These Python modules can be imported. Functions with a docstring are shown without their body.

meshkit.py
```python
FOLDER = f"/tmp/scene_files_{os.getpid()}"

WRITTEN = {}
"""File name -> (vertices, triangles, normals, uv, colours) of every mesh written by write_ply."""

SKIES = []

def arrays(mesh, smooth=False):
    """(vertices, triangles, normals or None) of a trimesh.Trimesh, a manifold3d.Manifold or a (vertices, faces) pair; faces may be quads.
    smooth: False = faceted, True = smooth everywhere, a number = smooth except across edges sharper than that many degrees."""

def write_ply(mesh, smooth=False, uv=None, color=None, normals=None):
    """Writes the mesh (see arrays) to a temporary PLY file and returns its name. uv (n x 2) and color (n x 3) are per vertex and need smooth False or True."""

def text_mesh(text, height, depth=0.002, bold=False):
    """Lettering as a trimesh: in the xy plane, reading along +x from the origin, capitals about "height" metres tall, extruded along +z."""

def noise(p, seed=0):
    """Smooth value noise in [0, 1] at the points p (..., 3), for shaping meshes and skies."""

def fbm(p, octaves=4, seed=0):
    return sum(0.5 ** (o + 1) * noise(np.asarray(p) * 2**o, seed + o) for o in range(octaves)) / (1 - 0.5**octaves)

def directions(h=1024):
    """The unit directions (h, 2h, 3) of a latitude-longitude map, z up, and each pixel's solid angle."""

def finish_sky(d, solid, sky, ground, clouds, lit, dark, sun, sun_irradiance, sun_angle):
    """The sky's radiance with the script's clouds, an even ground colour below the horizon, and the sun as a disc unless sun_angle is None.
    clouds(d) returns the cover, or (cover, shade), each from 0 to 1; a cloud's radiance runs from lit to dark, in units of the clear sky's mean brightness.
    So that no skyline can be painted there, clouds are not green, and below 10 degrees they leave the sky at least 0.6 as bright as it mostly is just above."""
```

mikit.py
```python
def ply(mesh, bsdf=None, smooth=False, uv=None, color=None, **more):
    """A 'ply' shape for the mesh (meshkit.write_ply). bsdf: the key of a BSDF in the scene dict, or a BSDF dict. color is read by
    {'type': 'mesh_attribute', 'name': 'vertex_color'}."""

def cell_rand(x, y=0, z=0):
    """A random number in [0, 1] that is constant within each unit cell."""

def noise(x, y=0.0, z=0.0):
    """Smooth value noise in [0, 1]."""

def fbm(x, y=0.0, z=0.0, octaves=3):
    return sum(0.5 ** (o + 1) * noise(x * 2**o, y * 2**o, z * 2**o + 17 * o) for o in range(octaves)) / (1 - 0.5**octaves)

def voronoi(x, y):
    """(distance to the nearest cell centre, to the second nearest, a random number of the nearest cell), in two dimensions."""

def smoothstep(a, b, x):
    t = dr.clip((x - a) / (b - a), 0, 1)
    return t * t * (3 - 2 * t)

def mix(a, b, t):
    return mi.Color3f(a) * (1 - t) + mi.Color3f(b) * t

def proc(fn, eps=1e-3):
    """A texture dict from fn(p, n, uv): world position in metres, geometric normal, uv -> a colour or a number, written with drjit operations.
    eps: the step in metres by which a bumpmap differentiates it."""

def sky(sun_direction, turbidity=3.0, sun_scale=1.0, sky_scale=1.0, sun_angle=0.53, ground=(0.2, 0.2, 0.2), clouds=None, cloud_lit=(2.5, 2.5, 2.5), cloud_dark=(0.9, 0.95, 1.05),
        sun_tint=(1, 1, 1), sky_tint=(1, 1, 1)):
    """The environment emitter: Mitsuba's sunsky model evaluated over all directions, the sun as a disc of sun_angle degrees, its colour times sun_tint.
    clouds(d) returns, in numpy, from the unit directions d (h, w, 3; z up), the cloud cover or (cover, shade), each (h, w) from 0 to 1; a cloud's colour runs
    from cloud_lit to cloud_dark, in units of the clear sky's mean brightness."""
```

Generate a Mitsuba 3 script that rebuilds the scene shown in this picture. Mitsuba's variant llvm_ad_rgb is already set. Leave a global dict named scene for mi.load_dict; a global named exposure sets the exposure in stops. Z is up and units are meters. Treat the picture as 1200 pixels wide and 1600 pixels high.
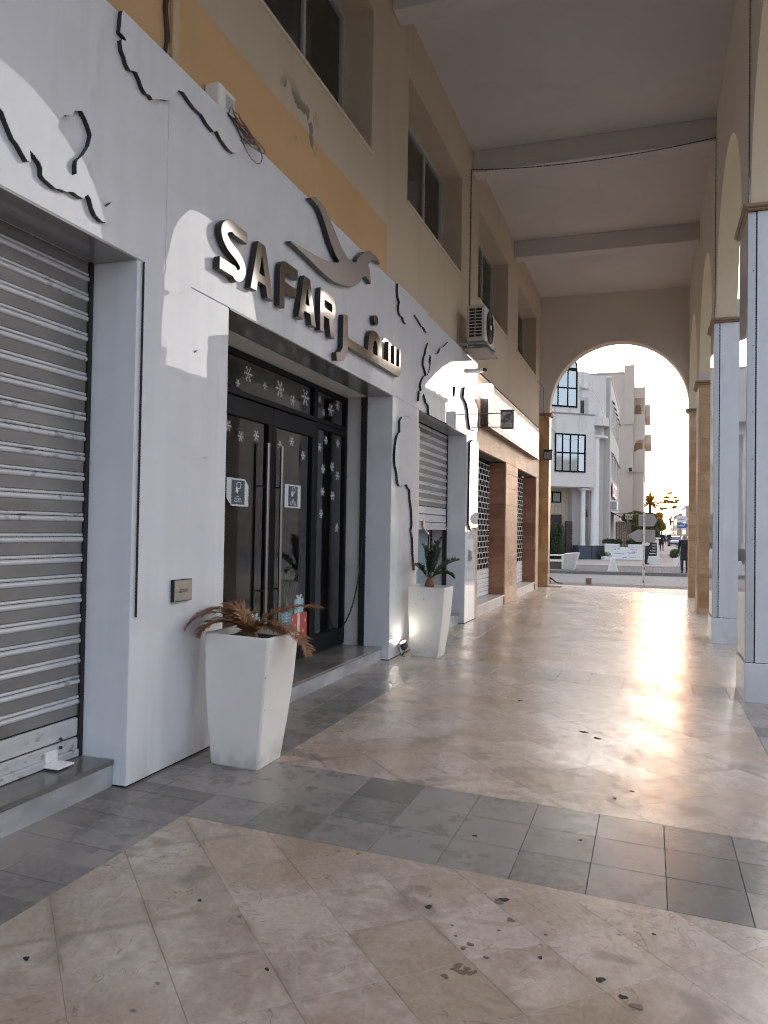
import math, random
import numpy as np
import trimesh
import shapely
from shapely.geometry import Polygon, LineString, Point, box as sbox
from shapely import affinity
from shapely.ops import unary_union
import drjit as dr
import mitsuba as mi
import mikit, meshkit
from mikit import proc, noise, fbm, voronoi, cell_rand, smoothstep, mix

T = mi.ScalarTransform4f
scene, labels = {}, {}
rng = random.Random(7)

# ---------------------------------------------------------------- camera, sky, exposure
YAW, PITCH, ROLL, FOCAL, EYE = 0.327138, 0.021673, 0.0160411, 1228.0, 1.6
_cy, _sy = math.cos(YAW), math.sin(YAW)
FW = np.array([-_sy * math.cos(PITCH), _cy * math.cos(PITCH), math.sin(PITCH)])
_r0 = np.array([_cy, _sy, 0.0]); _u0 = np.cross(_r0, FW)
UPV = -math.sin(ROLL) * _r0 + math.cos(ROLL) * _u0
scene['camera'] = {
    'type': 'perspective', 'fov_axis': 'x', 'fov': 2 * math.degrees(math.atan(600 / FOCAL)),
    'near_clip': 0.05, 'far_clip': 3000.0,
    'to_world': T().look_at(origin=[0, 0, EYE], target=[float(FW[0]), float(FW[1]), EYE + float(FW[2])], up=[float(v) for v in UPV])}
SUN_EL, SUN_AZ = math.radians(4.4), math.radians(1.5)       # a low sun at the end of the street (+y)
SUN = [math.sin(SUN_AZ) * math.cos(SUN_EL), math.cos(SUN_AZ) * math.cos(SUN_EL), math.sin(SUN_EL)]
def thin_cloud(d):
    """a thin veil of high cloud: bright round the setting sun, dimmer and bluer away from it"""
    ang = np.degrees(np.arccos(np.clip(d @ np.array(SUN), -1, 1)))
    glow = 0.30 * np.exp(-(ang / 6.0) ** 2) + 0.21 * np.exp(-(ang / 24.0) ** 1.5) + 0.27 * np.exp(-(ang / 75.0) ** 2)
    low = np.degrees(np.arcsin(np.clip(d[..., 2], -1, 1)))
    return 0.95 - 0.4 * np.exp(-(ang / 20.0) ** 2 - (low / 1.8) ** 2), 1 - glow
scene['sky'] = mikit.sky(SUN, turbidity=3, sun_scale=0.016, sky_scale=1.0, sun_angle=5.0, sun_tint=(1.0, 0.70, 0.36), ground=(0.25, 0.24, 0.23), sky_tint=(1.0, 0.96, 0.95),
                         clouds=thin_cloud, cloud_lit=(11.6, 10.2, 8.6), cloud_dark=(0.90, 1.09, 1.42))
exposure = 4.9

# ---------------------------------------------------------------- helpers
used = {}
def fresh(full):
    n = used.get(full)
    used[full] = 0 if n is None else n + 1
    return full if n is None else f'{full}_{n + 1:03d}'
def thing(name, label, cat, group=None, kind=None):
    k = fresh(name); labels[k] = {'label': label, 'category': cat}
    if group: labels[k]['group'] = group
    if kind: labels[k]['kind'] = kind
    return k
def part(parent, name, mesh, bsdf, smooth=False, label=None, kind=None, **more):
    k = fresh(parent + '__' + name)
    scene[k] = mikit.ply(mesh, bsdf, smooth, **more) if not isinstance(mesh, dict) else {**mesh, **more}
    if label or kind:
        labels[k] = {a: b for a, b in (('label', label), ('kind', kind)) if b}
    return k
def solo(name, mesh, bsdf, label, cat, group=None, smooth=False, **more):
    k = thing(name, label, cat, group)
    scene[k] = mikit.ply(mesh, bsdf, smooth, **more)
    return k
def struct(name, mesh, bsdf, smooth=False, label=None, kind='structure', **more):
    k = fresh(name); labels[k] = {'kind': kind}
    if label: labels[k]['label'] = label
    if mesh is not None: scene[k] = mikit.ply(mesh, bsdf, smooth, **more)
    return k

def hull(pts):
    return trimesh.convex.convex_hull(np.asarray(pts, float))
def box(x0, x1, y0, y1, z0, z1, c=0.0):
    if c <= 0:
        return trimesh.creation.box(bounds=[[x0, y0, z0], [x1, y1, z1]])
    P = []
    for sx in (0, 1):
        for sy in (0, 1):
            for sz in (0, 1):
                X, Y, Z = (x0, x1)[sx], (y0, y1)[sy], (z0, z1)[sz]
                dx, dy, dz = (c, -c)[sx], (c, -c)[sy], (c, -c)[sz]
                P += [(X, Y + dy, Z + dz), (X + dx, Y, Z + dz), (X + dx, Y + dy, Z)]
    return hull(P)
def cat(*ms):
    ms = [m for m in (ms[0] if len(ms) == 1 and isinstance(ms[0], (list, tuple)) else ms)]
    return trimesh.util.concatenate(ms)
def _ext(poly, h):
    gs = [g for g in getattr(poly, 'geoms', [poly]) if g.geom_type == 'Polygon' and g.area > 1e-8]
    return cat([trimesh.creation.extrude_polygon(g, h, engine='earcut') for g in gs])
def prism_x(poly, x0, x1):                 # poly in (y, z)
    m = _ext(poly, x1 - x0); v = m.vertices
    return trimesh.Trimesh(np.c_[v[:, 2] + x0, v[:, 0], v[:, 1]], m.faces, process=False)
def prism_y(poly, y0, y1):                 # poly in (x, z)
    m = _ext(poly, y1 - y0); v = m.vertices
    return trimesh.Trimesh(np.c_[v[:, 0], v[:, 2] + y0, v[:, 1]], m.faces[:, ::-1], process=False)
def prism_z(poly, z0, z1):
    m = _ext(poly, z1 - z0); v = m.vertices.copy(); v[:, 2] += z0
    return trimesh.Trimesh(v, m.faces, process=False)
def tube(pts, r, sides=6):
    p = np.asarray(pts, float); n = len(p)
    t = np.gradient(p, axis=0); t /= np.linalg.norm(t, axis=1, keepdims=True) + 1e-12
    ref = np.array([0, 0, 1.0]) if abs(t[:, 2]).max() < 0.9 else (np.array([1.0, 0, 0]) if abs(t[:, 0]).max() < 0.9 else np.array([0.3, 0.9, 0.2]))
    a = np.cross(t, ref); a /= np.linalg.norm(a, axis=1, keepdims=True) + 1e-12
    b = np.cross(t, a); ang = np.arange(sides) * 2 * np.pi / sides
    rr = np.broadcast_to(r, (n,))[:, None, None]
    v = (p[:, None] + rr * (np.cos(ang)[None, :, None] * a[:, None] + np.sin(ang)[None, :, None] * b[:, None])).reshape(-1, 3)
    v = np.vstack([v, p[:1], p[-1:]])
    f = []
    for i in range(n - 1):
        for j in range(sides):
            k = (j + 1) % sides
            f += [(i * sides + j, i * sides + k, (i + 1) * sides + k), (i * sides + j, (i + 1) * sides + k, (i + 1) * sides + j)]
    for j in range(sides):
        k = (j + 1) % sides
        f += [(n * sides, k, j), (n * sides + 1, (n - 1) * sides + j, (n - 1) * sides + k)]
    m = trimesh.Trimesh(v, f, process=False); m.fix_normals() if False else None
    return m
def spline(pts, n=24):
    p = np.asarray(pts, float); k = len(p)
    from scipy.interpolate import CubicSpline
    s = np.r_[0, np.cumsum(np.linalg.norm(np.diff(p, axis=0), axis=1))]
    return CubicSpline(s, p)(np.linspace(0, s[-1], n))
def revolve(profile, sections=24, at=(0, 0, 0)):
    m = trimesh.creation.revolve(np.asarray(profile, float), sections=sections); m.apply_translation(at); return m
def moved(m, M=None, d=(0, 0, 0), rz=0.0):
    m = m.copy()
    if M is not None: m.apply_transform(M)
    if rz: m.apply_transform(trimesh.transformations.rotation_matrix(rz, [0, 0, 1]))
    m.apply_translation(d); return m

# ---------------------------------------------------------------- materials
def two(b): return {'type': 'twosided', 'bsdf': b}
def rgb(c): return {'type': 'rgb', 'value': list(c)}
def mat(name, color, rough=0.5, metallic=0.0, spec=0.5, bump=None, bscale=1.0, **kw):
    b = {'type': 'principled', 'base_color': color if isinstance(color, dict) else rgb(color), 'roughness': rough, 'metallic': metallic, 'specular': spec, **kw}
    if bump is not None: b = {'type': 'bumpmap', 'tex': bump, 'scale': bscale, 'bsdf': b}
    scene[name] = two(b)
    return name

TILE = 0.516                                # diagonal of a marble tile, metres
def marble_color(p, n, uv):
    u, v = p.x + 2.465, p.y - 3.85
    a, b = dr.floor((u + v) / TILE), dr.floor((u - v) / TILE)
    r, r2 = cell_rand(a, b, 3), cell_rand(a, b, 8)
    c, s = dr.cos(r * 6.28), dr.sin(r * 6.28)
    x, y = c * p.x - s * p.y + 19 * r2, s * p.x + c * p.y + 31 * r
    w = fbm(x * 2.3, y * 2.3, r2 * 9, octaves=5)
    vein = dr.abs(fbm(x * 3.4 + 1.2 * w, y * 0.8, 4.0, octaves=5) - 0.5)
    fine = fbm(x * 23, y * 15, 2.0, octaves=5)
    col = mix((0.315, 0.248, 0.198), (0.435, 0.362, 0.310), smoothstep(0.28, 0.72, w * 0.85 + r * 0.08 + (fine - 0.5) * 0.45))
    col = mix(col, (0.27, 0.19, 0.125), (1 - smoothstep(0.0, 0.022, vein)) * smoothstep(0.50, 0.66, w) * 0.45)
    col = mix(col, (0.52, 0.47, 0.42), (1 - smoothstep(0.0, 0.03, dr.abs(fbm(x * 1.6, y * 4.7 + w, 14.0, octaves=5) - 0.47))) * 0.22)
    col = mix(col, (0.275, 0.215, 0.145), smoothstep(0.93, 0.95, r2) * 0.6)
    stain = fbm(p.x * 1.1 + 7, p.y * 1.1, 2.0, octaves=5)
    col = mix(col, (0.285, 0.205, 0.135), smoothstep(0.50, 0.66, stain + 0.10 * (fine - 0.5)) * 0.55)
    hair = dr.abs(fbm(x * 4.6 + 0.8 * w, y * 2.1, 33.0, octaves=5) - 0.5)
    col = mix(col, (0.16, 0.11, 0.075), (1 - smoothstep(0.0, 0.006, hair)) * smoothstep(0.45, 0.60, fbm(x * 1.7, y * 1.7, 12.0)) * 0.6)
    col = col * (0.88 + 0.24 * fbm(x * 70, y * 70, 1.0, octaves=2))
    fu, fv = (u + v) / TILE - a, (u - v) / TILE - b
    ed = dr.minimum(dr.minimum(fu, 1 - fu), dr.minimum(fv, 1 - fv))
    col = mix(col, (0.20, 0.15, 0.105), (1 - smoothstep(0.0, 0.10, ed)) * smoothstep(0.56, 0.72, fbm(p.x * 2.2, p.y * 2.2, 6.0, octaves=5)) * 0.55)
    grime = smoothstep(0.56, 0.74, fbm(p.x * 6, p.y * 6, 5.0, octaves=5)) * smoothstep(0.48, 0.62, fbm(p.x * 1.7, p.y * 1.7, 11.0))
    col = mix(col, (0.17, 0.13, 0.10), grime * 0.6)
    d1, d2, k = voronoi(p.x * 7.5 + 0.25 * fine, p.y * 7.5)
    gum = (1 - smoothstep(0.06, 0.13, d1 + 0.07 * fine)) * smoothstep(0.94, 0.95, k)
    d3, _, k3 = voronoi(p.x * 31, p.y * 31)
    fleck = smoothstep(0.70, 0.74, fbm(x * 16, y * 40, 8.0, octaves=4)) * smoothstep(0.55, 0.66, fbm(p.x * 1.4, p.y * 1.4, 21.0, octaves=3))
    return mix(mix(col, (0.065, 0.052, 0.045), gum * 0.85), (0.16, 0.125, 0.095), fleck * 0.35)
def marble_rough(p, n, uv):
    u, v = p.x + 2.465, p.y - 3.85
    r = cell_rand(dr.floor((u + v) / TILE), dr.floor((u - v) / TILE), 6)
    worn = smoothstep(0.40, 0.68, fbm(p.x * 2.3 + p.y * 0.8, p.y * 1.9 - p.x * 0.7, 3.0, octaves=5))
    scuff = smoothstep(0.55, 0.75, fbm(p.x * 14, p.y * 9, 7.0, octaves=3))
    return 0.235 + 0.085 * worn + 0.07 * scuff + 0.03 * r
mat('marble_floor', proc(marble_color), proc(marble_rough), spec=1.0, clearcoat=0.6, clearcoat_gloss=0.88)
def grey_color(p, n, uv):
    a, b = dr.floor((p.x + 2.465) / 0.365), dr.floor((p.y - 3.85) / 0.37)
    r = cell_rand(a, b, 2)
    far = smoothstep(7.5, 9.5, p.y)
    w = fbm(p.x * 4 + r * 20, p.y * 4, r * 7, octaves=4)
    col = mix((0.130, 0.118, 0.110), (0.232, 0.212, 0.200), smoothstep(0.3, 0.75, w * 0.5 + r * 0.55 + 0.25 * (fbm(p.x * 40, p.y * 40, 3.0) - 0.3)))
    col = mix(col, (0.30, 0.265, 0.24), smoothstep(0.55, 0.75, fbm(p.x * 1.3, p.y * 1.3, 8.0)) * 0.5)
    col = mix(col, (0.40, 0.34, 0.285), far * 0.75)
    dirt = smoothstep(0.52, 0.7, fbm(p.x * 15, p.y * 15, 2.0, octaves=5)) * smoothstep(0.42, 0.6, fbm(p.x * 2.6, p.y * 2.6, 4.0))
    return mix(col, (0.085, 0.078, 0.072), dirt * 0.42)
def grey_rough(p, n, uv): return 0.2 + 0.22 * fbm(p.x * 3, p.y * 3, 1.0)
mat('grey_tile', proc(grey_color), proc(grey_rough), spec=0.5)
def mortar_color(p, n, uv):
    inb = smoothstep(3.84, 3.85, p.y) * (1 - smoothstep(4.96, 4.97, p.y))
    edge = dr.maximum(inb, dr.maximum(1 - smoothstep(-2.47, -2.46, p.x), smoothstep(0.88, 0.9, p.x)))
    return mix(mix((0.42, 0.35, 0.295), (0.26, 0.21, 0.17), smoothstep(0.4, 0.7, fbm(p.x * 1.5, p.y * 1.5, 1.0))), (0.085, 0.078, 0.072), edge)
mat('mortar', proc(mortar_color), 0.9)

def panel_wave(p, n, uv): return fbm(p.y * 0.6, p.z * 0.9, p.x * 0.7 + 3, octaves=2) + 0.035 * noise(p.y * 7.0, p.z * 5.0, p.x * 7.0)
def panel_color(p, n, uv):
    st = fbm(p.y * 9 + p.x * 9, p.z * 0.6, 1.0, octaves=3)
    c = mix((0.69, 0.70, 0.725), (0.765, 0.775, 0.79), st)
    drip = smoothstep(0.56, 0.74, fbm(p.y * 13 + p.x * 13, p.z * 0.8, 4.0, octaves=4)) * smoothstep(0.40, 0.60, fbm(p.y * 0.9, p.z * 1.1, 6.0))
    smear = smoothstep(0.58, 0.72, fbm(p.y * 2.4 + p.x * 2.4, p.z * 2.4, 9.0, octaves=5))
    c = mix(mix(c, (0.60, 0.595, 0.59), drip * 0.2), (0.64, 0.635, 0.63), smear * 0.25)
    grime = (1 - smoothstep(0.0, 0.42, p.z + 0.12)) * smoothstep(0.36, 0.62, fbm(p.y * 5 + p.x * 5, p.z * 5, 2.0, octaves=5))
    return mix(c, (0.52, 0.50, 0.48), grime * 0.5)
scene['white_panel'] = two({'type': 'bumpmap', 'tex': proc(panel_wave, 0.01), 'scale': 0.006, 'bsdf': {'type': 'plastic', 'int_ior': 1.58, 'diffuse_reflectance': proc(panel_color)}})
mat('panel_edge', (0.018, 0.017, 0.017), 0.35)
scene['soffit'] = two({'type': 'roughplastic', 'int_ior': 1.6, 'alpha': 0.02, 'diffuse_reflectance': rgb((.20, .195, .19))})
mat('black_gap', (0.012, 0.012, 0.012), 0.6)
def plaster_color(p, n, uv):
    w = fbm(p.y * 0.8, p.z * 0.8, p.x, octaves=4)
    base = mix((0.46, 0.38, 0.275), (0.54, 0.45, 0.335), w)
    edge = 9.14 + 0.03 * (fbm(p.z * 6, 1.0) - 0.5)
    top = 5.36 + 0.05 * (fbm(p.y * 3, 2.0) - 0.5)
    och = (1 - smoothstep(edge - 0.01, edge + 0.01, p.y)) * (1 - smoothstep(top - 0.012, top + 0.012, p.z)) * smoothstep(-3.2, -3.15, p.x)
    ochre = mix((0.51, 0.325, 0.16), (0.59, 0.39, 0.205), fbm(p.y * 1.5, p.z * 3, 5.0, octaves=4))
    c = mix(base, ochre, och)
    streak = smoothstep(0.55, 0.8, fbm(p.y * 5, p.z * 0.5, 3.0, octaves=3)) * 0.14
    c = mix(c, (0.36, 0.27, 0.18), streak)
    peel = smoothstep(0.66, 0.70, fbm(p.y * 6, p.z * 4.5, 9.0, octaves=4)) * (1 - smoothstep(0.10, 0.30, dr.abs(p.z - 5.42))) * smoothstep(6.1, 6.3, p.y) * (1 - smoothstep(6.8, 7.1, p.y))
    return mix(c, (0.17, 0.155, 0.13), peel * 0.9)
def plaster_bump(p, n, uv): return fbm(p.y * 14 + p.x * 14, p.z * 14, p.x * 14, octaves=3)
mat('plaster', proc(plaster_color), 0.85, spec=0.2, bump=proc(plaster_bump, 0.004), bscale=0.004)
def ceiling_color(p, n, uv):
    w = fbm(p.x * 0.7, p.y * 0.7, p.z * 0.7, octaves=4)
    c = mix((0.53, 0.495, 0.475), (0.61, 0.57, 0.54), w)
    ring = dr.abs(fbm(p.x * 0.8 + 3, p.y * 0.8, 9.0, octaves=4) - 0.56)
    return mix(c, (0.42, 0.37, 0.32), (1 - smoothstep(0.0, 0.05, ring)) * 0.10)
mat('ceiling_paint', proc(ceiling_color), 0.9, spec=0.2)
def pier_color(p, n, uv):
    w = fbm(p.x * 1.1, p.y * 1.1, p.z * 1.1, octaves=4)
    return mix((0.53, 0.485, 0.43), (0.62, 0.56, 0.485), w)
mat('pier_paint', proc(pier_color), 0.85, spec=0.2, bump=proc(plaster_bump, 0.004), bscale=0.004)
mat('intrados_paint', (0.66, 0.555, 0.38), 0.85, spec=0.2)
def stone(lo, hi, vein, sc):
    def f(p, n, uv):
        bz = dr.floor(p.z / 0.37); by = dr.floor(p.y / 0.8 + 0.37 * bz)
        r = cell_rand(bz, by, dr.floor(p.x * 2.0))
        x, y, z = p.x * sc + r * 13, p.y * sc + r * 7, p.z * sc
        w = fbm(x, y, z, octaves=4)
        v = dr.abs(fbm(x * 0.8 + 2 * w, y * 0.8, z * 1.3, octaves=4) - 0.5)
        c = mix(lo, hi, smoothstep(0.25, 0.75, w * 0.7 + r * 0.4))
        return mix(c, vein, (1 - smoothstep(0.0, 0.05, v)) * 0.32)
    return f
mat('tan_marble', proc(stone((0.40, 0.235, 0.11), (0.53, 0.35, 0.19), (0.24, 0.12, 0.05), 2.4)), 0.32, spec=0.4)
mat('pink_marble', proc(stone((0.47, 0.285, 0.175), (0.60, 0.40, 0.265), (0.30, 0.13, 0.085), 2.0)), 0.42, spec=0.3)
mat('dark_pink_marble', proc(stone((0.27, 0.125, 0.075), (0.38, 0.19, 0.12), (0.16, 0.07, 0.04), 2.2)), 0.45, spec=0.3)
def step_color(p, n, uv):
    w = fbm(p.x * 5, p.y * 2.5, p.z * 5, octaves=4)
    return mix((0.27, 0.275, 0.285), (0.42, 0.425, 0.435), smoothstep(0.25, 0.75, w))
mat('step_marble', proc(step_color), 0.3, spec=0.4)
def tread_color(p, n, uv):
    w = fbm(p.x * 4, p.y * 2.5, p.z * 5, octaves=5)
    return mix((0.105, 0.098, 0.092), (0.20, 0.19, 0.182), smoothstep(0.3, 0.72, w))
mat('tread_marble', proc(tread_color), 0.16, spec=0.5)
def capital_color(p, n, uv): return mix((0.20, 0.12, 0.065), (0.32, 0.205, 0.12), fbm(p.x * 9, p.y * 9, p.z * 30))
mat('capital_marble', proc(capital_color), 0.35)
mat('black_frame', (0.007, 0.008, 0.010), 0.5, spec=0.12)
mat('steel', (0.36, 0.34, 0.32), 0.2, metallic=1.0)
mat('sign_steel', (0.50, 0.46, 0.44), 0.07, metallic=1.0)
mat('bird_steel', (0.33, 0.295, 0.28), 0.34, metallic=0.85)
mat('white_paint', (0.78, 0.77, 0.755), 0.45)
mat('sticker_white', (0.78, 0.78, 0.78), 0.6)
mat('dark_metal', (0.03, 0.03, 0.032), 0.4)
mat('grey_metal', (0.34, 0.345, 0.35), 0.4, metallic=0.4)
mat('white_plastic', (0.72, 0.71, 0.68), 0.4)
mat('cable_black', (0.015, 0.015, 0.016), 0.5)
def slat_color(p, n, uv):
    w = fbm(p.y * 3, p.z * 9, 2.0, octaves=3)
    return mix(mix((0.19, 0.18, 0.172), (0.255, 0.245, 0.236), w), (0.12, 0.11, 0.10), smoothstep(0.55, 0.75, fbm(p.y * 1.2, p.z * 2.5, 5.0, octaves=4)) * 0.5)
mat('slat_dark', proc(slat_color), 0.5, metallic=0.2)
def ridge_color(p, n, uv):
    w = fbm(p.y * 2.5, p.z * 20, 2.0, octaves=3)
    c = mix((0.50, 0.50, 0.505), (0.62, 0.62, 0.625), w)
    return mix(c, (0.12, 0.11, 0.10), smoothstep(0.62, 0.72, fbm(p.y * 22, p.z * 40, 7.0, octaves=4)) * smoothstep(0.45, 0.6, fbm(p.y * 1.5, p.z * 1.5, 3.0)) * 0.55)
mat('slat_light', proc(ridge_color), 0.35, metallic=0.15)
scene['glass'] = {'type': 'thindielectric', 'int_ior': 1.32}

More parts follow.
